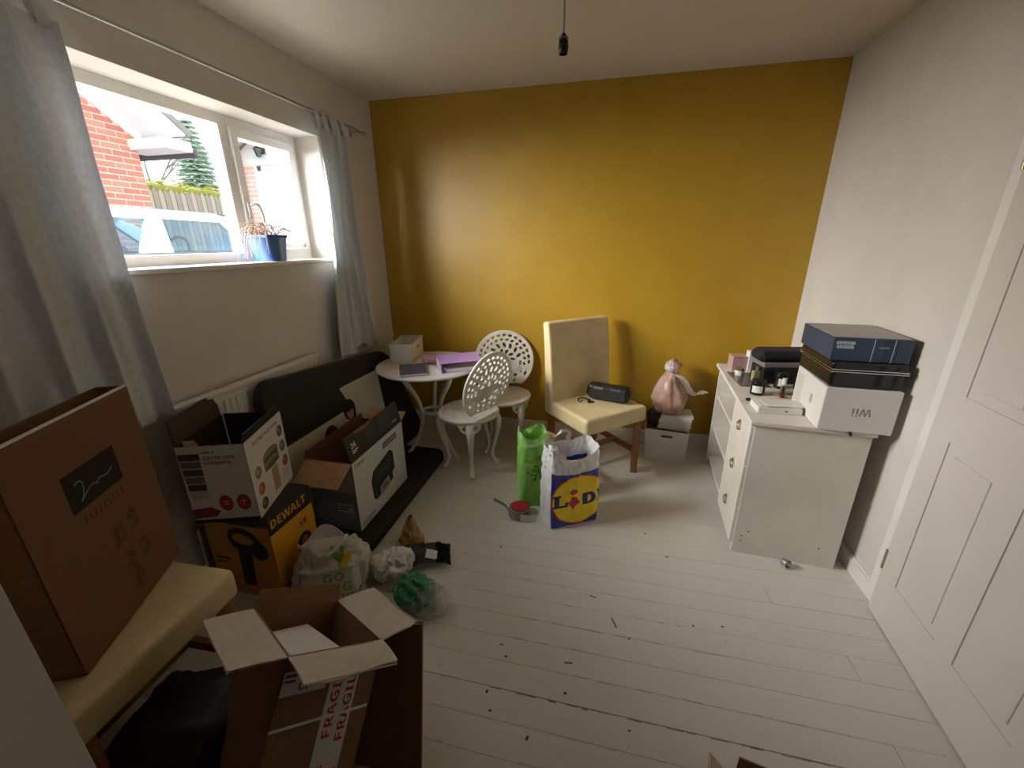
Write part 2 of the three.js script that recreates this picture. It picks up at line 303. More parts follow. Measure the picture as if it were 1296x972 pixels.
// ================================================================ CAST GARDEN TABLE AND CHAIRS
{
  const t = thing('garden_table', 'small round white cast-metal table in the corner', 'table', [0.515, 0, 0.475]);
  part('table_top', new THREE.LatheGeometry([[0, 0.69], [0.338, 0.69], [0.351, 0.686], [0.353, 0.678], [0.345, 0.67], [0.32, 0.672], [0, 0.674]].map(([x, y]) => new THREE.Vector2(x, y)), 56), M.iron, t);
  part('apron', new THREE.LatheGeometry([[0.2, 0.674], [0.205, 0.65], [0.19, 0.65], [0.19, 0.674]].map(([x, y]) => new THREE.Vector2(x, y)), 40), M.iron, t);
  for (let k = 0; k < 3; k++) {
    const a = 0.35 + k * Math.PI * 2 / 3, q = (r, y) => V(Math.cos(a) * r, y, Math.sin(a) * r);
    part('leg', taper([q(0.2, 0.665), q(0.17, 0.58), q(0.1, 0.45), q(0.075, 0.33), q(0.09, 0.22), q(0.15, 0.1), q(0.21, 0.03), q(0.225, 0.014)], [0.019, 0.021, 0.015, 0.014, 0.015, 0.014, 0.013, 0.016, 0.018]), M.iron, t);
  }
  part('shelf_ring', new THREE.TorusGeometry(0.07, 0.012, 8, 28).rotateX(Math.PI / 2).translate(0, 0.34, 0), M.iron, t);
}
function laceBack() {                                                  // pierced round back, in the xy plane, bottom at y = 0
  const R = 0.205, s = new THREE.Shape(), a0 = -Math.PI / 2 + 0.62;
  s.absarc(0, R, R, a0, Math.PI - a0, false); s.closePath();
  const hole = (x, y, rx, ry, rot, n = 8) => { const h = new THREE.Path(), p = []; for (let i = 0; i < n; i++) { const t = -i / n * Math.PI * 2, u = Math.cos(t) * rx * 1.15, v = Math.sin(t) * ry * 1.2; p.push(new THREE.Vector2(x + u * Math.cos(rot) - v * Math.sin(rot), y + u * Math.sin(rot) + v * Math.cos(rot))); } h.setFromPoints(p); s.holes.push(h); };
  for (let i = 0; i < 19; i++) { const a = -0.55 + i * (Math.PI + 1.1) / 18; hole(Math.cos(a) * 0.176, R + Math.sin(a) * 0.176, 0.0085, 0.0125, a); }
  for (let i = 0; i < 16; i++) { const a = -0.45 + i * (Math.PI + 0.9) / 15; hole(Math.cos(a) * 0.145, R + Math.sin(a) * 0.145, 0.0085, 0.0105, a + 0.5, 6); }
  for (let i = 0; i < 9; i++) { const a = -0.1 + i * (Math.PI + 0.2) / 8; hole(Math.cos(a) * 0.107, R + Math.sin(a) * 0.107, 0.018, 0.0095, a + 0.35, 7); }
  for (let i = 0; i < 6; i++) { const a = 0.1 + i * (Math.PI - 0.2) / 5; hole(Math.cos(a) * 0.062, R + Math.sin(a) * 0.062, 0.017, 0.009, a - 0.4, 7); }
  for (const sx of [-1, 1]) { hole(sx * 0.03, R - 0.04, 0.016, 0.011, sx * 0.7, 7); hole(sx * 0.075, R - 0.055, 0.018, 0.009, sx * 0.3, 7); hole(sx * 0.035, R - 0.09, 0.02, 0.01, sx * 0.15, 7); hole(sx * 0.115, R - 0.02, 0.016, 0.009, 1.3 * sx, 7); }
  for (const sx of [-1, 1]) { hole(sx * 0.028, R - 0.125, 0.012, 0.008, 0.4 * sx, 6); hole(sx * 0.078, R - 0.105, 0.013, 0.009, 0.9 * sx, 6); hole(sx * 0.118, R - 0.075, 0.012, 0.008, 1.1 * sx, 6); hole(sx * 0.026, R - 0.158, 0.011, 0.006, 0.2 * sx, 6); hole(sx * 0.07, R - 0.145, 0.01, 0.007, 0.5 * sx, 6); }
  hole(0, R + 0.01, 0.009, 0.02, 0, 6);
  const g = extrude(s, 0.008, 0.003, 40); g.translate(0, 0, -0.004); return g;
}
function gardenChair(label, pos, turn) {
  const c = thing('garden_chair', label, 'chair', pos, turn, 'white cast-metal garden chairs');
  const back = part('backrest', join([laceBack()]), M.iron, c); back.position.set(0, 0.42, -0.135); back.rotation.x = -0.2; back.scale.setScalar(1.06);
  part('back_rim', new THREE.TorusGeometry(0.203, 0.0085, 8, 52, Math.PI + 2 * 0.95).rotateZ(-0.95).translate(0, 0.205, 0), M.iron, back);
  part('seat', new THREE.LatheGeometry([[0, 0.413], [0.1, 0.412], [0.17, 0.42], [0.198, 0.424], [0.204, 0.416], [0.198, 0.4], [0.18, 0.396], [0, 0.4]].map(([x, y]) => new THREE.Vector2(x, y)), 44), M.iron, c);
  for (let k = 0; k < 4; k++) {
    const a = Math.PI / 4 + k * Math.PI / 2, q = (r, y) => V(Math.cos(a) * r, y, Math.sin(a) * r);
    const leg = part('leg', taper([q(0.165, 0.4), q(0.19, 0.34), q(0.185, 0.26), q(0.16, 0.16), q(0.15, 0.08), q(0.175, 0.03), q(0.19, 0.012)], [0.03, 0.028, 0.021, 0.016, 0.013, 0.013, 0.019, 0.016]), M.iron, c);
    const br = new THREE.Shape(); br.moveTo(-0.075, 0); br.lineTo(0.075, 0); br.bezierCurveTo(0.07, -0.04, 0.05, -0.06, 0.02, -0.075); br.lineTo(-0.02, -0.075); br.bezierCurveTo(-0.05, -0.06, -0.07, -0.04, -0.075, 0);
    for (const sx of [-1, 1]) { const h = new THREE.Path(); h.absellipse(sx * 0.036, -0.03, 0.016, 0.018, 0, Math.PI * 2, true); br.holes.push(h); }
    part('scroll_bracket', extrude(br, 0.009, 0.002, 8).rotateY(Math.PI / 2 - a).translate(Math.cos(a) * 0.176, 0.4, Math.sin(a) * 0.176), M.iron, leg);
  }
  return c;
}
gardenChair('white pierced metal chair nearest the camera, facing the round table with its back to us', [0.835, 0, 0.60], -2.0);
gardenChair('white pierced metal chair against the yellow wall, its round back facing the camera', [0.985, 0, 0.262], 0.18);
// ---- things on the table
{
  const b = thing('storage_box', 'cream open-topped storage box on the round table', 'storage box', [0.30, 0.69, 0.355], 0.2);
  const w = 0.155, d = 0.31, h = 0.13, t = 0.008;
  part('body', uvm(join([bx(-w / 2, w / 2, 0, t, -d / 2, d / 2), bx(-w / 2, -w / 2 + t, 0, h, -d / 2, d / 2, 0.002), bx(w / 2 - t, w / 2, 0, h, -d / 2, d / 2, 0.002), bx(-w / 2, w / 2, 0, h, -d / 2, -d / 2 + t, 0.002), bx(-w / 2, w / 2, 0, h, d / 2 - t, d / 2, 0.002)])), M.desk, b);
  part('rim', join([bx(-w / 2 - 0.004, w / 2 + 0.004, h - 0.012, h, -d / 2 - 0.004, -d / 2 + 0.01, 0.002), bx(-w / 2 - 0.004, w / 2 + 0.004, h - 0.012, h, d / 2 - 0.01, d / 2 + 0.004, 0.002), bx(-w / 2 - 0.004, -w / 2 + 0.01, h - 0.012, h, -d / 2, d / 2, 0.002), bx(w / 2 - 0.01, w / 2 + 0.004, h - 0.012, h, -d / 2, d / 2, 0.002)]), M.desk, b);
  part('handle', join([bx(w / 2, w / 2 + 0.006, 0.075, 0.09, -0.03, 0.03, 0.002)]), M.brass, b, 'small brown metal handle');
}
{
  const b = thing('lever_arch_file', 'lilac lever-arch file lying on the round table', 'file', [0.752, 0.69, 0.512], 0.545);
  const m = std({ color: '#c79be0', roughness: 0.4 });
  const w = 0.275, d = 0.23, h = 0.066;
  part('top_cover', bx(-w / 2, w / 2, h - 0.003, h, -d / 2, d / 2, 0.001), m, b);
  part('bottom_cover', bx(-w / 2, w / 2, 0, 0.003, -d / 2, d / 2, 0.001), m, b);
  const sp = extrude((() => { const s = poly([[-d / 2, 0], [d / 2, 0], [d / 2, h], [-d / 2, h]]); const hh = new THREE.Path(); hh.absarc(0.06, h / 2, 0.012, 0, 7, true); s.holes.push(hh); return s; })(), 0.003).rotateY(-Math.PI / 2).translate(-w / 2 + 0.003, 0, 0);
  part('spine', sp, m, b);
  part('spine_label', bx(-w / 2 - 0.0012, -w / 2, 0.012, h - 0.012, -0.09, 0.03), M.paper, b);
  part('paper_block', bx(-w / 2 + 0.03, w / 2 - 0.02, 0.004, 0.024, -d / 2 + 0.01, d / 2 - 0.012), M.paper, b);
  part('arch_mechanism', join([new THREE.TorusGeometry(0.026, 0.003, 6, 14, Math.PI).translate(-w / 2 + 0.06, 0.028, 0.04), new THREE.TorusGeometry(0.026, 0.003, 6, 14, Math.PI).translate(-w / 2 + 0.06, 0.028, -0.04), bx(-w / 2 + 0.02, -w / 2 + 0.1, 0.024, 0.028, -0.06, 0.06)]), M.chrome, b);
}
{
  const t = canvasTex(256, 256, (g) => { g.fillStyle = '#4b5064'; g.fillRect(0, 0, 256, 256); for (let i = 0; i < 260; i++) { g.fillStyle = ['#6b7086', '#3a3d52', '#837a92', '#55606f'][i % 4]; g.globalAlpha = 0.5; g.beginPath(); g.ellipse(rr(0, 256), rr(0, 256), rr(3, 16), rr(3, 9), rr(0, 3), 0, 7); g.fill(); } });
  const n = thing('notebook', 'dark patterned notebook lying at the front edge of the round table', 'notebook', [0.492, 0.69, 0.665], 0.5);
  part('cover', uvm(bx(-0.085, 0.085, 0.016, 0.019, -0.115, 0.115, 0.001), 4), std({ map: t, roughness: 0.5 }), n);
  part('pages', bx(-0.082, 0.083, 0.003, 0.016, -0.112, 0.112), M.paper, n);
  part('back_cover', bx(-0.085, 0.085, 0, 0.003, -0.115, 0.115, 0.001), std({ color: '#2e3346', roughness: 0.5 }), n);
}
single('crumpled_wrapper', 'crumpled pink wrapper behind the notebook on the round table', 'wrapper', crumple(new THREE.SphereGeometry(0.05, 28, 20).scale(1.2, 0.6, 0.9), 0.011, 26, 2), std({ color: '#a87a7c', roughness: 0.5 }), [0.535, 0.722, 0.47]);

// ================================================================ BLACK PADDED BOARDS AND CANVAS UNDER THE WINDOW
{
  // padded board leaning on the wall: foot nearer the wall at its left end
  const w = 1.42, h = 0.78, s = rrect(0, 0, w, h, 0.11), g = extrude(s, 0.03, 0.014, 10); g.translate(0, 0, -0.015);
  const p = g.attributes.position;
  for (let i = 0; i < p.count; i++) {
    const u = p.getX(i) / w, v = p.getY(i) / h, d = p.getZ(i);
    const foot = 0.235 * (1 - u) + 0.155 * u, top = 0.125 * (1 - u) + 0.105 * u;
    p.setXYZ(i, foot * (1 - v) + top * v + d, v * (0.745 * (1 - u) + 0.86 * u), 0.10 * (1 - v) + 0.38 * v + u * w * (1 - 0.2 * v));
  }
  g.computeVertexNormals();
  const b = thing('padded_board', 'black padded board with rounded corners leaning against the wall below the window', 'padded board');
  part('cover', g, M.black, b);
}
{
  const g = extrude(rrect(0.13, 0.50, 0.49, 1.07, 0.09), 0.034, 0.012, 10).rotateX(Math.PI / 2).translate(0, 0.047, 0);
  const b = thing('floor_mat', 'thick black padded mat with rounded corners lying on the floor', 'mat');
  part('cover', g, M.black, b);
}
{
  const t = canvasTex(1024, 680, (g, w, h) => {
    g.fillStyle = '#d2cab6'; g.fillRect(0, 0, w, h);
    const head = (x, y, r, tilt) => { g.save(); g.translate(x, y); g.rotate(tilt); g.fillStyle = '#2e2120'; g.beginPath(); g.ellipse(0, 0, r, r * 1.15, 0, 0, 7); g.fill(); g.beginPath(); g.ellipse(r * 0.35, r * 0.7, r * 0.6, r * 0.7, 0.3, 0, 7); g.fill(); g.fillStyle = '#c49a84'; g.beginPath(); g.ellipse(r * 0.05, r * 0.4, r * 0.55, r * 0.72, 0, 0, 7); g.fill(); g.fillStyle = '#3a2a26'; g.beginPath(); g.ellipse(-r * 0.15, r * 0.35, r * 0.07, r * 0.05, 0, 0, 7); g.ellipse(r * 0.28, r * 0.35, r * 0.07, r * 0.05, 0, 0, 7); g.fill(); g.fillStyle = '#a06a5a'; g.fillRect(-r * 0.1, r * 0.72, r * 0.3, r * 0.07); g.fillStyle = '#2e2120'; g.beginPath(); g.ellipse(-r * 0.1, -r * 0.3, r * 0.85, r * 0.5, -0.2, 0, 7); g.fill(); g.fillStyle = '#b9aFa0'; g.beginPath(); g.ellipse(r * 0.1, r * 1.75, r * 0.7, r * 0.6, 0, 0, 7); g.fill(); g.restore(); };
    head(640, 165, 62, 0.1); head(430, 270, 64, -0.1);
  });
  // lies on the padded board: foot on the mat
  const c = thing('canvas_print', 'cream canvas print with two small dark-haired faces leaning on the black board', 'canvas print', [0.232, 0.0485, 1.06]);
  c.rotation.set(0, Math.PI / 2 - 0.055, 0);
  const w = 0.92, h = 0.615;
  const fr = part('stretcher', bx(-w / 2, w / 2, 0, h, -0.018, 0, 0.002), std({ color: C(0.6, 0.56, 0.47), roughness: 0.9 }), c);
  fr.rotation.x = -0.12;
  const f = part('printed_face', new THREE.PlaneGeometry(w - 0.002, h - 0.002).translate(0, h / 2, 0.0012), std({ map: t, roughness: 0.85 }), c); f.rotation.x = -0.12;
}
// ================================================================ CARTONS
function cartonBody(w, h, d, t = 0.005) {                              // open top, origin at the middle of the bottom
  return uvm(join([bx(-w / 2, w / 2, 0, t, -d / 2, d / 2), bx(-w / 2, -w / 2 + t, 0, h, -d / 2, d / 2), bx(w / 2 - t, w / 2, 0, h, -d / 2, d / 2), bx(-w / 2, w / 2, 0, h, -d / 2, -d / 2 + t), bx(-w / 2, w / 2, 0, h, d / 2 - t, d / 2)]), 2);
}
// flap hinged on a rim; side: 'f' +z, 'b' -z, 'l' -x, 'r' +x; open 0 = upright, 90 = flat outwards, 180 = hanging down
function flap(parent, side, w, h, d, len, open, mat, bend = 0, outMat) {
  const L = side === 'f' || side === 'b' ? w : d;
  const g = sheet((u, v) => { const inset = 0.012 * v * (u - 0.5) * -2; return V((u - 0.5) * L + inset * 0.6, v * len, bend * v * v + bend * 0.6 * Math.sin(u * 5) * v); }, 10, 6);
  const g2 = g.clone().translate(0, 0, 0.004); const gg = join([g, g2, uvm(bx(-L / 2 + 0.006, L / 2 - 0.006, len - 0.001, len, bend, bend + 0.004))]);
  const m = part('flap', uvm(gg, 2), mat, parent);
  const a = open * Math.PI / 180;
  m.position.y = h;
  if (side === 'f') { m.position.z = d / 2 - 0.004; m.rotation.set(a, 0, 0); }
  if (side === 'b') { m.position.z = -d / 2 + 0.004; m.rotation.set(a, Math.PI, 0, 'YXZ'); }
  if (side === 'r') { m.position.x = w / 2 - 0.004; m.rotation.set(a, Math.PI / 2, 0, 'YXZ'); }
  if (side === 'l') { m.position.x = -w / 2 + 0.004; m.rotation.set(a, -Math.PI / 2, 0, 'YXZ'); }
  return m;
}
{ // printer box on the black mat, long printed face turned to the room (+x)
  const w = 0.262, d = 0.525, h = 0.405;
  const b = thing('printer_carton', 'open white printer carton with a black flap standing on the black mat', 'carton', [0.386, 0.0485, 1.187], 0.01);
  part('carton_body', cartonBody(w, h, d), M.card, b);
  const face = canvasTex(640, 512, (g, W_, H_) => {
    g.fillStyle = '#cfccc6'; g.fillRect(0, 0, W_, H_);
    g.fillStyle = '#1d1d20'; g.font = 'bold 34px serif'; g.fillText('Canon', 22, 48);
    g.fillStyle = '#55565e'; g.fillRect(350, 40, 190, 46); g.fillStyle = '#a9abb3'; for (let i = 0; i < 10; i++) g.fillRect(362 + i * 17, 54 + (i % 2) * 4, 10, 16);
    g.fillStyle = '#26272c'; g.beginPath(); g.moveTo(205, 175); g.lineTo(430, 130); g.lineTo(470, 165); g.lineTo(478, 300); g.lineTo(440, 318); g.lineTo(440, 372); g.lineTo(215, 402); g.lineTo(180, 372); g.lineTo(172, 240); g.closePath(); g.fill();
    g.fillStyle = '#3a3b42'; g.fillRect(232, 196, 200, 66); g.fillStyle = '#15161a'; g.fillRect(205, 288, 232, 30);
    g.fillStyle = '#9a9ca4'; g.beginPath(); g.moveTo(272, 330); g.lineTo(388, 312); g.lineTo(402, 392); g.lineTo(262, 412); g.closePath(); g.fill(); g.fillStyle = '#63666f'; g.fillRect(290, 340, 80, 40);
    g.fillStyle = '#3c3d44'; g.font = '16px sans-serif'; for (let i = 0; i < 3; i++) g.fillRect(30, 452 + i * 16, rr(120, 200), 5);
    g.fillStyle = '#8c8a86'; g.fillRect(590, 96, 10, 12);
  });
  print(b, d, h, face, (m) => { m.position.set(w / 2 + 0.0015, h / 2, 0); m.rotation.y = Math.PI / 2; });
  const side = canvasTex(384, 512, (g, W_, H_) => {
    g.fillStyle = '#aeb3bb'; g.fillRect(0, 0, W_, H_);
    g.fillStyle = '#8c949f'; g.fillRect(0, 210, W_, 300); g.fillStyle = '#a5adb6'; g.beginPath(); g.ellipse(190, 380, 170, 90, 0, 0, 7); g.fill();
    g.fillStyle = '#0c0c0d'; g.beginPath(); g.roundRect ? g.roundRect(110, 95, 150, 62, 22) : g.rect(110, 95, 150, 62); g.fill();
    g.fillStyle = '#d4d6da'; g.fillRect(215, 300, 130, 66); g.fillStyle = '#4a4e58'; g.fillRect(225, 316, 110, 8); g.fillRect(225, 336, 80, 8);
  });
  print(b, w, h, side, (m) => { m.position.set(0, h / 2, d / 2 + 0.0015); });
  const fr = flap(b, 'r', w, h, d, 0.13, -14, M.card, 0.004);
  const band = canvasTex(640, 160, (g) => { g.fillStyle = '#1b1b1e'; g.fillRect(0, 0, 640, 160); g.fillStyle = '#e2e2e2'; g.font = 'bold 46px sans-serif'; g.fillText('24', 40, 84); g.fillRect(40, 96, 62, 8); g.fillRect(40, 110, 44, 7); g.fillStyle = '#b8b8bc'; g.font = 'bold 24px sans-serif'; g.fillText('Canon', 520, 126); g.fillStyle = '#2c2c31'; g.fillRect(200, 30, 130, 100); g.fillRect(360, 20, 150, 110); });
  print(fr, d - 0.004, 0.128, band, (m) => { m.position.set(0, 0.065, 0.0075); m.rotation.x = 0.03; });
  flap(b, 'f', w, h, d, 0.14, 118, M.cardTan, 0.01);
  flap(b, 'l', w, h, d, 0.035, -4, M.card, 0.002);
  flap(b, 'b', w, h, d, 0.09, 66, M.cardTan, 0.008);
}
{ // power-tool box on the floor
  const w = 0.33, d = 0.25, h = 0.43;
  const b = thing('tool_box_carton', 'black and yellow power-tool carton under the white kitchen carton', 'carton', [0.24, 0, 1.745]);
  const ye = '#d99a1c';
  part('carton_body', uvm(bx(-w / 2, w / 2, 0, h, -d / 2, d / 2, 0.002)), std({ color: '#1c1912', roughness: 0.6 }), b);
  const front = canvasTex(512, 544, (g, W_, H_) => {
    g.fillStyle = ye; g.fillRect(0, 0, W_, H_); g.fillStyle = '#17150f'; g.fillRect(0, 0, W_, 70);
    g.fillStyle = '#221c14'; g.beginPath(); g.ellipse(300, 170, 130, 80, 0.1, 0, 7); g.fill(); g.beginPath(); g.moveTo(230, 200); g.lineTo(340, 210); g.lineTo(310, 470); g.lineTo(215, 470); g.fill(); g.beginPath(); g.ellipse(400, 220, 70, 60, 0, 0, 7); g.fill(); g.fillStyle = '#c08a20'; g.beginPath(); g.ellipse(290, 160, 80, 34, 0.1, 0, 7); g.fill();
    g.fillStyle = '#3a3222'; g.fillRect(30, 300, 120, 14); g.fillRect(30, 330, 90, 10);
  });
  print(b, w, h, front, (m) => m.position.set(0, h / 2, d / 2 + 0.0012));
  const side = canvasTex(384, 660, (g, W_, H_) => {
    g.fillStyle = ye; g.fillRect(0, 0, W_, H_); g.fillStyle = '#1a1610'; g.fillRect(0, 0, W_, 140);
    g.fillStyle = '#d99a1c'; g.font = 'bold 84px sans-serif'; g.save(); g.scale(0.98, 1); g.fillText('DEWALT', 14, 100); g.restore();
    g.fillStyle = '#1a1610'; g.font = 'bold 60px sans-serif'; g.fillText('XR', 240, 250); g.beginPath(); g.ellipse(260, 380, 66, 76, 0.2, 0, 7); g.fill(); g.fillRect(225, 430, 60, 140); g.fillStyle = '#8d6a22'; g.beginPath(); g.ellipse(262, 370, 30, 40, 0.2, 0, 7); g.fill();
    g.fillStyle = '#3a2f18'; g.fillRect(40, 560, 150, 12); g.fillRect(40, 584, 110, 10);
  });
  print(b, d, h, side, (m) => { m.position.set(w / 2 + 0.0012, h / 2, 0); m.rotation.y = Math.PI / 2; });
}
{ // white kitchen-appliance carton on top, open
  const w = 0.24, d = 0.325, h = 0.335, ry = 0.335;
  // near corner at (0.362, 0.43, 1.87): local (+w/2, d/2)
  const cx = 0.388 - (w / 2) * Math.cos(ry) - (d / 2) * Math.sin(ry), cz = 1.875 + (w / 2) * Math.sin(ry) - (d / 2) * Math.cos(ry);
  const b = thing('kitchen_carton', 'open white food dehydrator carton with red dots stacked on the tool carton', 'carton', [cx, 0.4305, cz], ry);
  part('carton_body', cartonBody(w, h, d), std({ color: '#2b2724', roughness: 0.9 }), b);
  const front = canvasTex(640, 640, (g, W_, H_) => {
    g.fillStyle = '#d9d6d4'; g.fillRect(0, 0, W_, H_);
    g.fillStyle = '#3a3a3c'; for (let i = 0; i < 5; i++) { g.fillStyle = i % 2 ? '#6d6a66' : '#484644'; g.fillRect(8 + i * 4, 60 + i * 62, 200 - i * 6, 54); } g.fillStyle = '#c9b9b6'; g.fillRect(30, 366, 170, 70);
    g.fillStyle = '#8e2b4a'; g.beginPath(); g.moveTo(0, 520); g.lineTo(190, 505); g.lineTo(275, 545); g.lineTo(220, 590); g.lineTo(0, 600); g.fill();
    g.fillStyle = '#2a2a2c'; g.font = 'bold 26px sans-serif'; g.fillRect(235, 48, 80, 8); g.fillRect(335, 46, 14, 12); g.font = 'bold 40px sans-serif'; g.fillText('ELECTRIC FOOD', 235, 112); g.fillText('DEHYDRATOR', 235, 152);
    g.fillStyle = '#b0202f'; for (const x of [345, 520]) { g.beginPath(); g.arc(x, 478, 68, 0, 7); g.fill(); } g.fillStyle = '#d8a8a8'; g.fillRect(305, 462, 80, 8); g.fillRect(320, 482, 50, 8); g.fillRect(486, 462, 68, 8); g.fillRect(512, 444, 12, 60);
    g.fillStyle = '#11100f'; g.fillRect(0, 612, W_, 28);
  });
  print(b, w, h, front, (m) => m.position.set(0, h / 2, d / 2 + 0.0015));
  const side = canvasTex(640, 640, (g, W_, H_) => {
    g.fillStyle = '#d6d2cc'; g.fillRect(0, 0, W_, H_);
    g.fillStyle = '#2c2b2a'; g.font = 'bold 40px sans-serif'; g.fillText('ELECTRIC FOOD DRYER', 110, 80);
    g.fillStyle = '#6f6a52'; g.beginPath(); g.ellipse(340, 250, 130, 50, 0, 0, 7); g.fill(); g.fillRect(210, 250, 260, 110); g.fillStyle = '#8f8460'; for (let i = 0; i < 4; i++) { g.beginPath(); g.ellipse(340, 240 + i * 34, 122, 26, 0, 0, 7); g.fill(); g.fillStyle = i % 2 ? '#8f8460' : '#54563c'; } g.fillStyle = '#a98f62'; g.fillRect(300, 380, 110, 210);
    const dots = [[110, 300, '#8a7a4a'], [110, 440, '#b5562c'], [110, 570, '#3c3a26'], [560, 150, '#5a5a44'], [560, 290, '#6a5a40'], [560, 430, '#7c3a28']];
    for (const [x, y, c] of dots) { g.fillStyle = c; g.beginPath(); g.arc(x, y, 50, 0, 7); g.fill(); g.fillStyle = 'rgba(230,210,160,0.45)'; g.beginPath(); g.arc(x - 12, y - 8, 20, 0, 7); g.fill(); }
    g.fillStyle = '#8a8378'; for (let i = 0; i < 4; i++) g.fillRect(470, 500 + i * 18, 120, 6);
  });
  print(b, d, h, side, (m) => { m.position.set(w / 2 + 0.0015, h / 2, 0); m.rotation.y = Math.PI / 2; });
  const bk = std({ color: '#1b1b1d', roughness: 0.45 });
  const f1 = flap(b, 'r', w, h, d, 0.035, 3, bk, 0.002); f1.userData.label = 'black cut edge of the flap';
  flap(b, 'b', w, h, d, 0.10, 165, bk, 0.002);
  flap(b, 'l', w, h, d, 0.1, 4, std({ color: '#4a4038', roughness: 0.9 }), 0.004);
  const f4 = flap(b, 'f', 0.05, h, d, 0.03, 20, M.cardPale, 0.002); f4.position.x = -0.06;
}
{ // big brown carton standing on the near dining chair
  const d = 0.44, w = 0.075, h = 0.6, ry = 0.455;                      // printed face is local +x
  const fx = 0.419, fz = 2.338;                                        // middle of the printed face
  const b = thing('brown_carton', 'tall brown carton with a dark label standing on the cream chair at the left', 'carton', [fx - (w / 2) * Math.cos(ry), 0.485, fz + (w / 2) * Math.sin(ry)], ry);
  part('carton_body', cartonBody(w, h, d), M.card, b);
  const lab = canvasTex(512, 768, (g, W_, H_) => {
    g.fillStyle = '#745036'; g.fillRect(0, 0, W_, H_);
    for (let i = 0; i < 900; i++) { g.fillStyle = `rgba(${rnd() < 0.5 ? '70,45,25' : '190,150,110'},0.025)`; g.fillRect(rr(0, W_), rr(0, H_), rr(2, 5), rr(20, 120)); }
    g.fillStyle = '#1d1a18'; g.fillRect(150, 170, 215, 130); g.strokeStyle = '#8d867e'; g.lineWidth = 4; g.beginPath(); g.moveTo(185, 215); g.bezierCurveTo(230, 190, 215, 260, 190, 275); g.bezierCurveTo(230, 250, 250, 240, 262, 255); g.bezierCurveTo(280, 225, 300, 270, 335, 235); g.stroke();
    g.fillStyle = '#553520'; g.font = 'bold 36px sans-serif'; for (let i = 0; i < 9; i++) { g.fillRect(178 + i * 20, 326, 6, 26); if (i % 3) g.fillRect(178 + i * 20, 326 + (i % 2) * 20, 13, 6); }
    for (let i = 0; i < 130; i++) { const c = [[270, 470], [340, 460], [280, 590], [350, 590], [290, 680]][i % 5]; g.fillStyle = 'rgba(62,36,20,0.16)'; g.beginPath(); g.ellipse(c[0] + rr(-22, 22), c[1] + rr(-40, 40), rr(5, 14), rr(8, 20), rr(0, 3), 0, 7); g.fill(); }
  });
  print(b, d, h, lab, (m) => { m.position.set(w / 2 + 0.0015, h / 2, 0); m.rotation.y = Math.PI / 2; }, 'printed_panel', 0.9);
  part('edge_tape', bx(w / 2 - 0.006, w / 2 + 0.002, h - 0.003, h + 0.0015, -d / 2, d / 2), M.tape, b, 'shiny clear tape along the top edge');
}
// ================================================================ CREAM LEATHER DINING CHAIRS
function diningChair(label, pos, turn) {
  const c = thing('dining_chair', label, 'chair', pos, turn, 'cream leather dining chairs with dark wooden legs');
  const w = 0.49, d = 0.45, sh = 0.48;
  const seat = part('seat', uvm(new RoundedBoxGeometry(w, 0.105, d, 5, 0.022).translate(0, sh - 0.0525, 0)), M.leather, c);
  const p = seat.geometry.attributes.position;                          // slightly domed top
  for (let i = 0; i < p.count; i++) if (p.getY(i) > sh - 0.03) p.setY(i, p.getY(i) + 0.008 * Math.cos(p.getX(i) / w * Math.PI) * Math.cos(p.getZ(i) / d * Math.PI));
  seat.geometry.computeVertexNormals();
  const s = new THREE.Shape(); s.moveTo(0.2, 0.38); s.lineTo(0.128, 0.42); s.bezierCurveTo(0.15, 0.6, 0.155, 0.8, 0.2, 0.985); s.bezierCurveTo(0.215, 1.0, 0.245, 1.0, 0.262, 0.98); s.bezierCurveTo(0.235, 0.8, 0.225, 0.6, 0.225, 0.40); s.closePath();
  part('backrest', uvm(extrude(s, w - 0.02, 0.012, 10).rotateY(Math.PI / 2).translate(-w / 2 + 0.01, 0, 0)), M.leather, c);
  for (const [x, z] of [[1, 1], [-1, 1]]) part('leg', uvm(join([taper([V(x * (w / 2 - 0.04), 0.385, d / 2 - 0.035), V(x * (w / 2 - 0.04), 0.2, d / 2 - 0.035), V(x * (w / 2 - 0.04), 0, d / 2 - 0.033)], [0.033, 0.032, 0.029], 4, 2)])), M.wood, c);
  for (const x of [1, -1]) part('leg', uvm(taper([V(x * (w / 2 - 0.04), 0.4, -d / 2 + 0.03), V(x * (w / 2 - 0.04), 0.2, -d / 2 + 0.022), V(x * (w / 2 - 0.04), 0, -d / 2 - 0.02)], [0.033, 0.032, 0.029], 4, 3)), M.wood, c);
  for (const x of [1, -1]) part('side_stretcher', bx(x * (w / 2 - 0.04) - 0.011, x * (w / 2 - 0.04) + 0.011, 0.14, 0.178, -d / 2 + 0.02, d / 2 - 0.04, 0.003), M.wood, c);
  part('cross_stretcher', bx(-w / 2 + 0.045, w / 2 - 0.045, 0.142, 0.176, -0.02, 0.002, 0.003), M.wood, c);
  return c;
}
diningChair('cream leather dining chair in front of the yellow wall, a black speaker on its seat', [1.648, 0, 0.429], 0.733);
diningChair('cream leather dining chair in the left foreground carrying the tall brown carton', [0.352, 0, 2.415], Math.PI / 2 + 0.05);
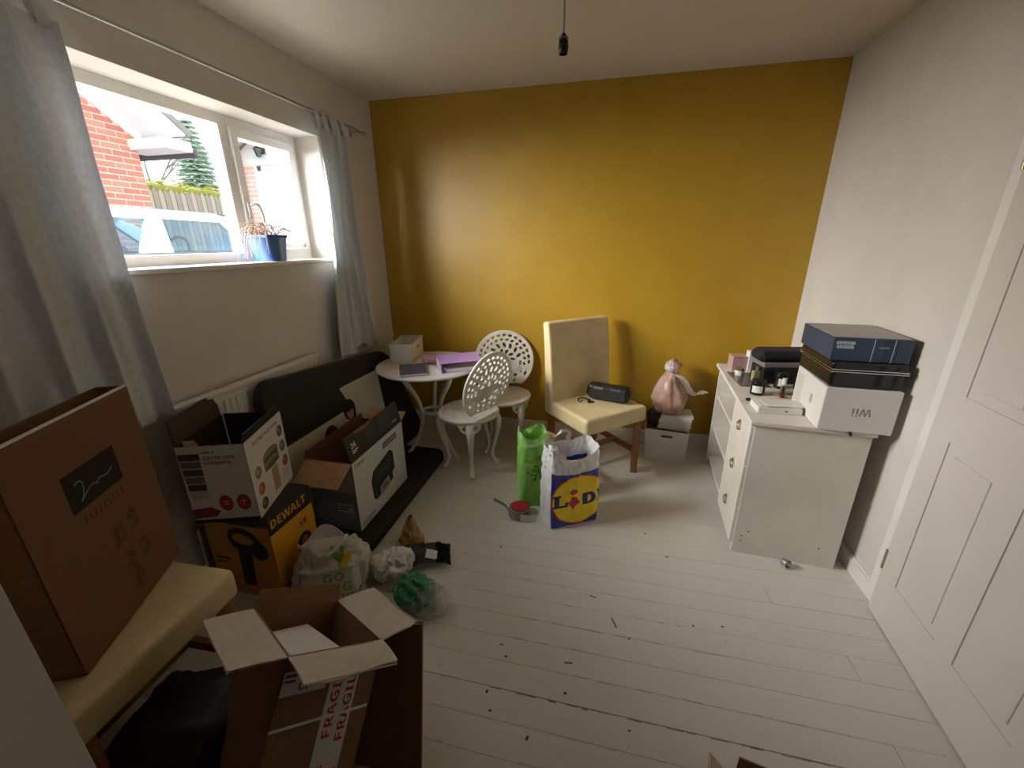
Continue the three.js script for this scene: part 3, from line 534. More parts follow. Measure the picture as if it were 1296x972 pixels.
{
  const s = thing('portable_speaker', 'black portable speaker lying on the cream chair seat', 'speaker', [1.735, 0.488, 0.392], -0.27);
  part('body', new RoundedBoxGeometry(0.275, 0.105, 0.085, 4, 0.028).translate(0, 0.0525, 0), M.blackplastic, s);
  part('grille', new RoundedBoxGeometry(0.235, 0.075, 0.012, 3, 0.006).translate(0, 0.05, 0.04), std({ map: noiseTex(128, [38, 34, 32], 14, 60), roughness: 0.7 }), s);
  part('badge', bx(-0.095, -0.03, 0.078, 0.094, 0.042, 0.0465, 0.002), M.chrome, s, 'silver badge');
  part('control_strip', bx(0.02, 0.085, 0.078, 0.09, 0.042, 0.0462, 0.002), std({ color: C(0.1, 0.1, 0.1), roughness: 0.3 }), s);
  for (const x of [-1, 1]) part('end_cap', new THREE.CylinderGeometry(0.034, 0.034, 0.01, 20).rotateZ(Math.PI / 2).translate(x * 0.136, 0.052, 0), M.blackgloss, s);
}
single('cable', 'short black cable curled beside the speaker on the cream seat', 'cable', taper([V(-0.03, 0.005, 0.02), V(-0.035, 0.006, -0.01), V(-0.01, 0.008, -0.03), V(0.025, 0.008, -0.02), V(0.04, 0.006, 0.0), V(0.032, 0.005, 0.022)], [0.0055, 0.005, 0.005, 0.008, 0.009], 8, 6), M.blackplastic, [1.575, 0.487, 0.445]);
// ================================================================ DESK ALONG THE RIGHT WALL
const DESK = [2.37, 0, 1.115], DR = -0.069;
const deskAt = (a, y, b) => { const v = V(a, y, -b).applyAxisAngle(V(0, 1, 0), DR); return [v.x + DESK[0], v.y, v.z + DESK[2]]; };
{
  // local x = depth towards the wall, local -z = along the wall to the far end
  const d = thing('desk', 'white desk with a drawer pedestal and open shelves along the right wall', 'desk', DESK, DR);
  const L = 0.955, D = 0.44, h = 0.69, t = 0.018;
  part('desk_top', uvm(bx(-0.022, D + 0.01, h, h + 0.02, -L - 0.01, 0.012, 0.004)), M.desk, d);
  part('side_panel', uvm(bx(0, D, 0, h, -t, 0, 0.002)), M.desk, d);
  part('side_panel', uvm(bx(0.004, D, 0, h, -0.36, -0.36 + t, 0.002)), M.desk, d);
  part('end_panel', uvm(bx(0, D, 0, h, -L, -L + t, 0.002)), M.desk, d);
  part('back_panel', uvm(bx(D - 0.008, D - 0.002, 0.03, h, -L + t, -t)), M.desk, d);
  for (const y of [0.03, 0.25, 0.475]) part('shelf', uvm(bx(0.012, D - 0.01, y, y + 0.016, -L + t, -0.36, 0.002)), M.desk, d);
  part('plinth', uvm(bx(0.02, 0.035, 0, 0.05, -0.345, -t)), M.desk, d);
  for (const [a, b] of [[0.052, 0.262], [0.266, 0.476], [0.48, 0.686]]) {
    const dr = part('drawer', uvm(bx(-0.016, 0.002, a, b, -0.357, -0.002, 0.003)), M.desk, d);
    part('drawer_box', uvm(bx(0.002, D - 0.03, a + 0.02, b - 0.03, -0.335, -0.022)), M.desk, dr);
    const hd = part('drop_handle', join([new THREE.TorusGeometry(0.02, 0.0035, 8, 20).scale(1.25, 1, 1).rotateY(Math.PI / 2).translate(-0.024, (a + b) / 2 + 0.025, -0.18), new THREE.CylinderGeometry(0.011, 0.011, 0.006, 14).rotateZ(Math.PI / 2).translate(-0.019, (a + b) / 2 + 0.045, -0.18), new THREE.SphereGeometry(0.006, 8, 6).translate(-0.026, (a + b) / 2 + 0.045, -0.18)]), M.brass, dr, 'small dull brass drop handle');
    hd.rotation.z = 0;
  }
  for (const [x, y] of [[0.035, 0.07], [0.035, 0.1], [0.06, 0.13], [0.36, 0.1]]) part('screw_cap', new THREE.CylinderGeometry(0.004, 0.004, 0.002, 10).rotateX(Math.PI / 2).translate(x, y, 0.001), std({ color: C(0.2, 0.18, 0.15), roughness: 0.7 }), d);
}
{ // stack of boxes on the near end of the desk
  const [x, y, z] = deskAt(0.355, 0.7105, 0.145);
  const b = thing('console_box', 'white games console box with its name upside down, lowest of the three on the desk', 'box', [x, y, z], DR);
  part('carton_body', uvm(new RoundedBoxGeometry(0.262, 0.188, 0.335, 2, 0.004).translate(0, 0.094, 0)), M.whitebox, b);
  const t = canvasTex(512, 368, (g, w, h) => { g.fillStyle = '#e4e1dc'; g.fillRect(0, 0, w, h); g.translate(w / 2 + 16, h / 2 + 6); g.rotate(Math.PI); g.fillStyle = '#8d8a86'; g.font = 'bold 92px sans-serif'; g.textAlign = 'center'; g.fillText('Wii', 0, 30); });
  print(b, 0.256, 0.184, t, (m) => m.position.set(0, 0.094, 0.1682));
  const t2 = canvasTex(256, 160, (g) => { g.fillStyle = '#e2ded6'; g.fillRect(0, 0, 256, 160); g.fillStyle = '#b3aaa0'; g.fillRect(150, 62, 22, 34); g.fillStyle = '#d5d0c6'; g.fillRect(10, 20, 60, 120); });
  print(b, 0.33, 0.184, t2, (m) => { m.position.set(-0.1318, 0.094, 0); m.rotation.y = -Math.PI / 2; });
  const [x2, y2, z2] = deskAt(0.35, 0.899, 0.15);
  const k = thing('gloss_case', 'shiny black case with a silver rim in the middle of the box stack', 'case', [x2, y2, z2], DR + 0.03);
  part('lower_shell', new RoundedBoxGeometry(0.255, 0.072, 0.33, 3, 0.014).translate(0, 0.036, 0), M.blackgloss, k);
  part('lid', new RoundedBoxGeometry(0.26, 0.036, 0.335, 3, 0.012).translate(0, 0.09, 0), M.blackgloss, k);
  const rim = []; for (const yy of [0.068, 0.077]) rim.push(new RoundedBoxGeometry(0.266, 0.0045, 0.341, 2, 0.002).translate(0, yy, 0));
  part('silver_rim', join(rim), M.chrome, k);
  const [x3, y3, z3] = deskAt(0.348, 1.0075, 0.165);
  const q = thing('blue_box', 'dark blue box with grey stripes on top of the stack on the desk', 'box', [x3, y3, z3], DR + 0.02);
  const bl = std({ map: noiseTex(128, [54, 72, 96], 8, 4), roughness: 0.4 });
  part('carton_body', uvm(new RoundedBoxGeometry(0.27, 0.095, 0.32, 2, 0.005).translate(0, 0.0475, 0)), bl, q);
  const tt = canvasTex(512, 180, (g, w, h) => {
    g.fillStyle = '#364a62'; g.fillRect(0, 0, w, h); g.fillStyle = '#2c3d52'; g.fillRect(330, 0, 90, h); g.fillStyle = '#c6ccd2'; g.fillRect(262, 0, 6, h); g.fillRect(392, 0, 6, h); g.fillStyle = '#7f92a6'; g.fillRect(300, 60, 64, 12); g.fillStyle = '#18222e'; g.fillRect(320, 16, 34, 12);
    g.fillStyle = '#cfd5db'; g.fillRect(18, 26, 122, 24); g.fillRect(24, 58, 112, 24); g.fillStyle = '#364a62'; for (const [x, y, n] of [[24, 31, 9], [30, 63, 8]]) for (let i = 0; i < n; i++) { g.fillRect(x + i * 12, y, 3, 14); if (i % 3 !== 1) g.fillRect(x + i * 12, y + (i % 2) * 10, 8, 4); }
  });
  print(q, 0.266, 0.092, tt, (m) => m.position.set(0, 0.047, 0.1608));
  part('lid_top', uvm(bx(-0.13, 0.13, 0.095, 0.0965, -0.155, 0.155)), std({ color: C(0.42, 0.4, 0.37), roughness: 0.5 }), q, 'grey top of the box');
}
{ // leaflet box in front of the console box
  const [x, y, z] = deskAt(0.114, 0.7105, 0.165);
  const b = thing('leaflet_box', 'flat white cardboard box with folded leaflets at the near end of the desk', 'box', [x, y, z], DR + 0.08);
  part('carton_body', uvm(new RoundedBoxGeometry(0.185, 0.03, 0.115, 2, 0.003).translate(0, 0.015, 0)), M.whitebox, b);
  part('leaflet', uvm(bx(-0.08, 0.095, 0.031, 0.033, -0.05, 0.045)), M.paper, b);
  const l = part('leaflet', uvm(bx(-0.06, 0.11, 0.034, 0.036, -0.04, 0.05)), M.paper, b); l.rotation.y = 0.08;
  part('printed_mark', bx(0.02, 0.032, 0.012, 0.02, 0.0575, 0.0582), std({ color: C(0.3, 0.25, 0.22), roughness: 0.8 }), b);
}
function jar(label, [x, y, z], r, h, mat, lidMat, labelW, turn = 0) {
  const j = thing('candle_jar', label, 'jar', [x, y, z], turn);
  part('glass_body', new THREE.LatheGeometry([[0, 0], [r * 0.94, 0], [r, h * 0.06], [r, h * 0.8], [r * 0.94, h * 0.86], [r * 0.9, h * 0.86], [0, h * 0.84]].map(([a, b]) => new THREE.Vector2(a, b)), 28), mat, j);
  part('lid', new THREE.LatheGeometry([[0, h], [r * 0.93, h], [r * 0.97, h * 0.97], [r * 0.97, h * 0.85], [0, h * 0.85]].map(([a, b]) => new THREE.Vector2(a, b)), 28), lidMat, j);
  part('paper_label', new THREE.CylinderGeometry(r * 1.01, r * 1.01, h * 0.46, 20, 1, true, -labelW / 2, labelW).translate(0, h * 0.42, 0), M.paper, j, 'blank white label');
  return j;
}
jar('black candle jar with a square white label at the front of the desk', deskAt(0.085, 0.7105, 0.385), 0.034, 0.078, M.blackgloss, M.blackplastic, 1.5, -0.35);
jar('black jar with a white label standing among the toiletries behind the candle jar', deskAt(0.225, 0.7105, 0.525), 0.03, 0.088, M.blackgloss, M.blackplastic, 1.1, -0.1);
{
  const b = thing('roll_on_bottle', 'slim clear bottle with a white cap beside the console box', 'bottle', deskAt(0.205, 0.7105, 0.40));
  part('bottle_body', new THREE.LatheGeometry([[0, 0], [0.013, 0], [0.014, 0.004], [0.0135, 0.05], [0.009, 0.058], [0, 0.058]].map(([a, c]) => new THREE.Vector2(a, c)), 20), phys({ color: C(0.8, 0.76, 0.68), transmission: 0.5, roughness: 0.2, thickness: 0 }), b);
  part('cap', new THREE.CylinderGeometry(0.0105, 0.0115, 0.032, 18).translate(0, 0.074, 0), M.gloss, b);
}
{
  const b = thing('nail_polish', 'small dark red nail varnish bottle next to the clear bottle', 'bottle', deskAt(0.19, 0.7105, 0.352));
  part('bottle_body', new RoundedBoxGeometry(0.018, 0.03, 0.018, 3, 0.005).translate(0, 0.015, 0), std({ color: C(0.12, 0.012, 0.016), roughness: 0.12 }), b);
  part('cap', new THREE.CylinderGeometry(0.006, 0.007, 0.034, 14).translate(0, 0.047, 0), M.blackplastic, b);
}
{
  const b = thing('clear_box', 'small pink-tinted clear plastic box at the far corner of the desk', 'box', deskAt(0.075, 0.7105, 0.845), 0.1);
  const m = phys({ color: C(0.85, 0.66, 0.62), transmission: 0.55, roughness: 0.25, thickness: 0 });
  part('box_shell', join([bx(-0.045, 0.045, 0, 0.003, -0.04, 0.04), bx(-0.045, -0.042, 0, 0.085, -0.04, 0.04), bx(0.042, 0.045, 0, 0.085, -0.04, 0.04), bx(-0.045, 0.045, 0, 0.085, 0.037, 0.04), bx(-0.045, 0.045, 0, 0.085, -0.04, -0.037), bx(-0.047, 0.047, 0.085, 0.09, -0.042, 0.042)]), m, b);
  part('insert', bx(-0.03, 0.03, 0.004, 0.04, -0.028, 0.028, 0.003), std({ color: C(0.45, 0.2, 0.16), roughness: 0.6 }), b, 'reddish insert');
}
single('mirror_tray', 'thin dark tray lying at the front edge of the desk', 'tray', bx(-0.075, 0.075, 0, 0.006, -0.13, 0.13, 0.002), std({ color: C(0.12, 0.09, 0.075), roughness: 0.25 }), deskAt(0.09, 0.7105, 0.63), DR + 0.1);
{
  const b = thing('perfume_bottle', 'square amber perfume bottle with a clear cap among the toiletries', 'bottle', deskAt(0.125, 0.7168, 0.60), 0.2);
  part('bottle_body', new RoundedBoxGeometry(0.05, 0.06, 0.028, 3, 0.006).translate(0, 0.03, 0), phys({ color: C(0.7, 0.58, 0.33), transmission: 0.45, roughness: 0.1, thickness: 0 }), b);
  part('cap', new THREE.CylinderGeometry(0.011, 0.011, 0.024, 16).translate(0, 0.073, 0), M.chrome, b);
}
{
  const b = thing('cosmetic_pot', 'low silver cosmetic pot on the dark tray', 'pot', deskAt(0.06, 0.7168, 0.70));
  part('pot_body', new THREE.CylinderGeometry(0.026, 0.024, 0.03, 24).translate(0, 0.015, 0), M.gloss, b);
  part('lid', new THREE.CylinderGeometry(0.0265, 0.0265, 0.014, 24).translate(0, 0.037, 0), M.chrome, b);
}
single('carton_small', 'small pale carton standing behind the perfume bottle', 'carton', uvm(new RoundedBoxGeometry(0.075, 0.125, 0.05, 2, 0.003).translate(0, 0.0625, 0)), M.whitebox, deskAt(0.155, 0.7105, 0.835), 0.1);
{
  const b = thing('hair_tool_bag', 'long black zipped bag lying across a grey box at the back of the desk', 'bag', deskAt(0.27, 0.7105 + 0.127, 0.66), DR + 0.28);
  const g = crumple(new RoundedBoxGeometry(0.34, 0.06, 0.12, 8, 0.028).translate(0, 0.03, 0), 0.006, 16, 4);
  part('bag_body', g, M.black, b);
  part('zip', bx(-0.15, 0.15, 0.058, 0.062, 0.028, 0.036, 0.001), std({ color: C(0.03, 0.03, 0.03), roughness: 0.4 }), b);
}
{
  const b = thing('makeup_case', 'black case with a grey lid under the long black bag', 'case', deskAt(0.265, 0.7105, 0.66), DR + 0.22);
  part('case_body', new RoundedBoxGeometry(0.28, 0.092, 0.14, 3, 0.008).translate(0, 0.046, 0), M.blackplastic, b);
  part('lid', new RoundedBoxGeometry(0.286, 0.03, 0.146, 3, 0.008).translate(0, 0.109, 0), std({ color: C(0.22, 0.19, 0.18), roughness: 0.4 }), b, 'grey lid');
}
single('toilet_bag', 'black soft pouch slumped against the console box', 'pouch', crumple(new RoundedBoxGeometry(0.11, 0.09, 0.1, 7, 0.03).translate(0, 0.05, 0), 0.008, 18, 9), M.black, deskAt(0.33, 0.709, 0.435), 0.3);
single('pen', 'pen lying on the desk behind the leaflet box', 'pen', new THREE.CylinderGeometry(0.004, 0.003, 0.13, 10).rotateZ(Math.PI / 2), std({ color: C(0.35, 0.3, 0.18), roughness: 0.4 }), deskAt(0.2, 0.7145, 0.36), -0.5);
single('lens_cap', 'small black round cap at the front edge of the desk by the leaflet box', 'cap', new THREE.CylinderGeometry(0.012, 0.012, 0.01, 18).translate(0, 0.005, 0), M.blackplastic, deskAt(0.022, 0.7105, 0.27));
single('cord_end', 'black cord end hanging over the near edge of the desk under the console box', 'cord', taper([V(-0.01, 0.002, -0.03), V(-0.002, 0.003, 0.0), V(0.006, -0.004, 0.012), V(0.012, -0.022, 0.012)], [0.005, 0.005, 0.006, 0.005], 8, 5), M.blackplastic, deskAt(0.34, 0.714, -0.006), DR);
single('castor_cup', 'small silver and black cup lying on the floor by the desk', 'cup', new THREE.LatheGeometry([[0, 0], [0.017, 0], [0.02, 0.004], [0.02, 0.03], [0.017, 0.03], [0.016, 0.008], [0, 0.006]].map(([a, b]) => new THREE.Vector2(a, b)), 20).rotateX(1.35).translate(0, 0.019, 0), M.chrome, [2.585, 0, 1.165], 0.5);

// ================================================================ CRATE AND BAG BY THE YELLOW WALL
{
  const b = thing('plastic_crate', 'white plastic crate with a hand slot between the cream chair and the desk', 'crate', [2.155, 0, 0.155], -0.13);
  const w = 0.26, d = 0.2, h = 0.235, sl = 1.1;
  const wall = (flip) => { const s = poly([[-w / 2, 0], [w / 2, 0], [w / 2 * sl, h], [-w / 2 * sl, h]]); if (flip) { const q = rrect(-0.035, h - 0.052, 0.075, 0.02, 0.009); s.holes.push(q); } return s; };
  part('front', extrude(wall(true), 0.005, 0.0015).translate(0, 0, d / 2 - 0.005), M.whitebox, b);
  part('back', extrude(wall(false), 0.005, 0.0015).translate(0, 0, -d / 2), M.whitebox, b);
  for (const s of [-1, 1]) part('side', bx(-0.0025, 0.0025, 0, h * 1.003, -d / 2 + 0.004, d / 2 - 0.004).rotateZ(s * -0.055).translate(s * w / 2, 0, 0), M.whitebox, b);
  part('bottom', bx(-w / 2, w / 2, 0, 0.005, -d / 2, d / 2), M.whitebox, b);
  part('slot_shade_sheet', bx(-0.045, 0.05, h - 0.06, h - 0.025, d / 2 - 0.012, d / 2 - 0.009), std({ color: C(0.25, 0.14, 0.08), roughness: 0.8 }), b, 'brown sheet behind the slot standing in for the shade inside');  // sheet set behind the hand slot; its brown imitates the shade inside
  for (let i = 0; i < 5; i++) {
    const th = [0.022, 0.018, 0.026, 0.02, 0.014][i], y = 0.237 + [0, 0.0225, 0.041, 0.0675, 0.088][i];
    const k = thing('paper_stack', ['lowest white book of the pile on the crate', 'second white book from the bottom of the pile on the crate', 'middle white book of the pile on the crate', 'fourth white book from the bottom of the pile on the crate', 'top white booklet of the pile on the crate'][i], 'book', [2.205 + rr(-0.008, 0.008), y, 0.15], -0.13 + rr(-0.12, 0.12), 'white books and papers on the crate');
    part('pages', uvm(bx(-0.1, 0.1, 0.002, th - 0.002, -0.075, 0.078)), M.paper, k);
    part('cover', uvm(join([bx(-0.102, 0.102, 0, 0.002, -0.077, 0.08), bx(-0.102, 0.102, th - 0.002, th, -0.077, 0.08), bx(-0.102, -0.1, 0, th, -0.077, 0.08)])), i === 2 ? M.cardPale : M.whitebox, k);
  }
}
{
  const b = thing('dark_bundle', 'crumpled dark grey cloth beside the books on the crate', 'cloth', [2.068, 0.24, 0.135]);
  part('cloth', crumple(new THREE.SphereGeometry(0.055, 24, 18).scale(0.85, 1.1, 1.1).translate(0, 0.05, 0), 0.013, 18, 6), M.darkfabric, b);
}
{
  const b = thing('knotted_bag', 'knotted pinkish plastic bag with a white tail standing on the books', 'bag', [2.15, 0.35, 0.145]);
  const pink = phys({ map: noiseTex(128, [206, 168, 150], 26, 10, { off: 31 }), roughness: 0.4, transmission: 0.15, thickness: 0, side: THREE.DoubleSide });
  const g = new THREE.LatheGeometry([[0, 0], [0.07, 0.002], [0.112, 0.03], [0.122, 0.085], [0.105, 0.15], [0.07, 0.215], [0.036, 0.262], [0.026, 0.285], [0.04, 0.305], [0.046, 0.335], [0.03, 0.345], [0, 0.33]].map(([a, c]) => new THREE.Vector2(a, c)), 48);
  part('bag_film', crumple(g.scale(0.84, 1, 0.76), 0.024, 13, 3), pink, b);
  part('white_knot', crumple(new THREE.SphereGeometry(0.038, 20, 14).scale(1, 0.9, 0.9).translate(-0.012, 0.318, 0.012), 0.012, 22, 8), M.film, b);
  part('tail', crumple(sheet((u, v) => V(0.02 + 0.2 * v + 0.02 * Math.sin(u * 5), 0.27 - 0.17 * Math.pow(v, 0.8) + 0.02 * Math.sin(v * 8) + (v > 0.75 ? (v - 0.75) * 0.12 : 0), 0.03 + (u - 0.5) * (0.035 + 0.05 * v) + 0.02 * Math.sin(v * 6)), 10, 18), 0.006, 30, 5), M.film, b, 'white plastic tail');
}
// ================================================================ SHOPPING BAGS ON THE FLOOR
function bagShell(w, d, h, rim, off, amp) {                             // open bag as one sheet, u round the outline from the back, v up
  const per = 2 * (w + d), pt = (s) => { s = ((s % per) + per) % per; if (s < d / 2) return [-w / 2, -d / 2 + d / 2 + s]; s -= d / 2; if (s < w) return [-w / 2 + s, d / 2]; s -= w; if (s < d) return [w / 2, d / 2 - s]; s -= d; if (s < w) return [w / 2 - s, -d / 2]; s -= w; return [-w / 2, -d / 2 + s]; };
  const soft = (s, r) => { let x = 0, z = 0; for (let k = -3; k <= 3; k++) { const [a, c] = pt(s + k * r); x += a; z += c; } return [x / 7, z / 7]; };
  return sheet((u, v) => {
    const s = u * per, [x, z] = soft(s, 0.008 + 0.006 * v);
    const k = 1 + 0.05 * Math.sin(Math.PI * v) - 0.03 * v, f = Math.abs(z) > d / 2 * 0.8 ? 1 : 0.4;
    const n = fbm(x * 9 + off, v * h * 9, z * 9 - off, 3), n2 = fbm(x * 26 + off, v * h * 22, z * 26, 2);
    const c = 1 - 2 * Math.abs(n), q = amp * (c * (0.35 + v * 0.9) + 0.3 * n2), gus = (1 - f) * 0.02 * v;
    const y = v < 0.02 ? v * h : v * h + rim(u, v) + 0.01 * v * n;
    return V(x * k * (1 - gus * 3) + Math.sign(x) * q * 0.6, Math.max(0.001, y), z * k * (1 - 0.1 * v) + Math.sign(z) * q);
  }, 150, 46);
}
{
  const b = thing('shopping_bag', 'white, blue and yellow supermarket carrier bag standing in the middle of the floor', 'bag', [1.548, 0, 1.017], 0.527);
  const w = 0.285, d = 0.16, h = 0.44, per = 2 * (w + d);
  const tex = canvasTex(2048, 1024, (g, W_, H_) => {
    g.fillStyle = '#f4f2f0'; g.fillRect(0, 0, W_, H_);
    const u0 = (d / 2) / per * W_, u1 = (d / 2 + w) / per * W_, fw = u1 - u0;
    const face = (x0, x1) => {
      const f = x1 - x0, top = 0.235 * H_, bot = 0.985 * H_, cx = x0 + f * 0.56, cy = (top + bot) / 2 + 8, ry = (bot - top) * 0.475, rx = ry * (f / w) / ((bot - top) / (0.75 * h));
      g.save(); g.beginPath(); g.rect(x0 - 4, top, f + 40, bot - top); g.clip(); g.fillStyle = '#2440a8'; g.fillRect(x0 - 4, top, f + 40, bot - top);
      const R = Math.min(rx, f * 0.6);
      g.fillStyle = '#c3222c'; g.beginPath(); g.ellipse(cx, cy, R * 1.0, ry, 0, 0, 7); g.fill();
      g.fillStyle = '#ffe014'; g.beginPath(); g.ellipse(cx, cy, R * 0.945, ry * 0.945, 0, 0, 7); g.fill();
      g.restore();
      const s = R / 260; g.save(); g.translate(cx, cy); g.scale(s, s * ry / R);
      g.fillStyle = '#14235e'; g.font = 'bold 150px serif';
      g.fillRect(-226, -52, 46, 112); g.fillRect(-240, -58, 74, 20); g.fillRect(-240, 40, 140, 26); g.fillRect(-124, 8, 24, 50);
      g.fillStyle = '#cf1f2a'; g.save(); g.translate(-48, 22); g.rotate(0.05); g.fillRect(-26, -52, 44, 60); g.beginPath(); g.moveTo(-58, 0); g.lineTo(20, -46); g.lineTo(56, 10); g.lineTo(-14, 60); g.closePath(); g.fill(); g.beginPath(); g.moveTo(-20, 40); g.lineTo(28, 30); g.lineTo(-4, 86); g.closePath(); g.fill(); g.restore(); g.beginPath(); g.arc(-54, -86, 30, 0, 7); g.fill();
      g.fillStyle = '#14235e'; g.beginPath(); g.moveTo(26, -58); g.lineTo(88, -58); g.bezierCurveTo(176, -56, 176, 62, 88, 66); g.lineTo(26, 66); g.closePath(); g.fill(); g.fillStyle = '#ffe014'; g.beginPath(); g.moveTo(76, -34); g.bezierCurveTo(120, -34, 120, 42, 76, 42); g.closePath(); g.fill();
      g.fillStyle = '#14235e'; g.fillRect(186, -52, 40, 112); g.fillRect(172, -58, 66, 20); g.fillRect(172, 40, 90, 26);
      g.restore();
    };
    face(u0 + 6, u1 + 10); face((d * 1.5 + w) / per * W_ + 6, (d * 1.5 + 2 * w) / per * W_);
  });
  const rim = (u, v) => { const t = ((u * per - d / 2) / w); const fr = t > 0 && t < 1 ? -0.055 * Math.sin(Math.PI * t) : 0; const t2 = (u * per - d * 1.5 - w) / w; const bk = t2 > 0 && t2 < 1 ? -0.015 * Math.sin(Math.PI * t2) : 0; return Math.pow(v, 3) * (fr + bk + 0.02); };
  part('bag_film', bagShell(w, d, h, rim, 1.3, 0.008), phys({ map: tex, roughness: 0.32, transmission: 0.1, thickness: 0, side: THREE.DoubleSide }), b);
  const strap = (pts, n) => part('handle', sheet((u, v) => { const c = new THREE.CatmullRomCurve3(pts), p = c.getPoint(u), w2 = 0.016 + 0.012 * Math.abs(u - 0.5) * 2; return p.add(V(0.006 * Math.sin(u * 20 + n) + (v - 0.5) * w2 * (u < 0.35 || u > 0.65 ? 1 : 0.35), (v - 0.5) * w2 * (u > 0.3 && u < 0.7 ? 0.9 : 0.1), (v - 0.5) * 0.012 * Math.sin(u * 9 + n))); }, 36, 5), M.film, b);
  strap([V(-0.10, 0.42, -0.065), V(-0.085, 0.47, -0.06), V(-0.04, 0.515, -0.05), V(0.0, 0.51, -0.055), V(0.02, 0.46, -0.065), V(0.03, 0.41, -0.07)], 1);
  strap([V(-0.115, 0.42, 0.06), V(-0.13, 0.45, 0.05), V(-0.125, 0.465, 0.0), V(-0.1, 0.45, -0.02), V(-0.07, 0.42, 0.01), V(-0.05, 0.385, 0.04)], 2);
}
single('clothes_bundle', 'dark clothes filling the white and blue carrier bag', 'clothes', crumple(new RoundedBoxGeometry(0.235, 0.32, 0.115, 9, 0.04).translate(0, 0.17, 0), 0.012, 12, 7), M.darkfabric, [1.548, 0.004, 1.017], 0.527);
{
  const b = thing('shopping_bag', 'bright green carrier bag standing behind the white and blue one', 'bag', [1.325, 0, 0.895], 0.35);
  const w = 0.175, d = 0.14, h = 0.455;
  const tex = canvasTex(1024, 1024, (g, W_, H_) => {
    g.fillStyle = '#9be266'; g.fillRect(0, 0, W_, H_); g.fillStyle = '#b4ea8a'; g.fillRect(0, 0, W_, 120);
    const tree = (x, y) => { g.strokeStyle = '#3d8a35'; g.lineWidth = 9; g.beginPath(); g.moveTo(x - 6, y + 210); g.lineTo(x, y); g.stroke(); g.lineWidth = 6; for (let i = 0; i < 16; i++) { const a = i / 16 * Math.PI * 2, r = 60 + 26 * ((i * 7) % 3); g.beginPath(); g.moveTo(x, y); g.quadraticCurveTo(x + Math.cos(a) * r * 0.6, y + Math.sin(a) * r * 0.4 - 14, x + Math.cos(a) * r, y + Math.sin(a) * r); g.stroke(); g.fillStyle = '#2f7430'; g.beginPath(); g.ellipse(x + Math.cos(a) * r, y + Math.sin(a) * r, 16, 9, a, 0, 7); g.fill(); } };
    tree(300, 520); tree(790, 520);
  });
  part('bag_film', bagShell(w, d, h, (u, v) => Math.pow(v, 3) * 0.02 * Math.sin(u * 21), 5.1, 0.008), phys({ map: tex, roughness: 0.35, transmission: 0.15, thickness: 0, side: THREE.DoubleSide }), b);
}
{
  const b = thing('bread_packet', 'tan packet poking out of the green carrier bag', 'packet', [1.36, 0.30, 0.92], 0.6);
  const g = part('packet', crumple(new RoundedBoxGeometry(0.06, 0.2, 0.045, 6, 0.015).translate(0, 0.06, 0), 0.005, 24, 3), std({ color: '#d8a877', roughness: 0.5 }), b); g.rotation.z = -0.5;
}
{ // metal sweet tin with a red lid, lying open with a strap
  const b = thing('strapping_tape_roll', 'roll of red and silver tape lying on the floor in front of the green bag', 'tape roll', [1.275, 0, 1.06], 0.3);
  part('roll', new THREE.LatheGeometry([[0.022, 0.0], [0.058, 0.0], [0.06, 0.004], [0.06, 0.05], [0.058, 0.054], [0.022, 0.054], [0.022, 0]].map(([a, c]) => new THREE.Vector2(a, c)), 32), std({ color: C(0.26, 0.25, 0.24), roughness: 0.35, metalness: 0.5 }), b);
  part('red_core', new THREE.CylinderGeometry(0.05, 0.05, 0.006, 28).translate(0.003, 0.057, 0), std({ color: '#b3262c', roughness: 0.5 }), b);
  part('loose_end', sheet((u, v) => V(-0.058 + 0.012 * Math.sin(u * 4) - 0.075 * u, 0.006 + v * 0.02 + 0.05 * u, -0.02 - 0.055 * u + 0.01 * u * u), 10, 2), std({ color: C(0.24, 0.24, 0.24), roughness: 0.35, metalness: 0.5, side: THREE.DoubleSide }), b);
  part('loose_end', sheet((u, v) => V(0.0 + 0.085 * u, 0.004 + v * 0.045, 0.062 + 0.014 * Math.sin(u * 3.1)), 10, 2), std({ color: C(0.55, 0.54, 0.52), roughness: 0.35, metalness: 0.4, side: THREE.DoubleSide }), b);
}
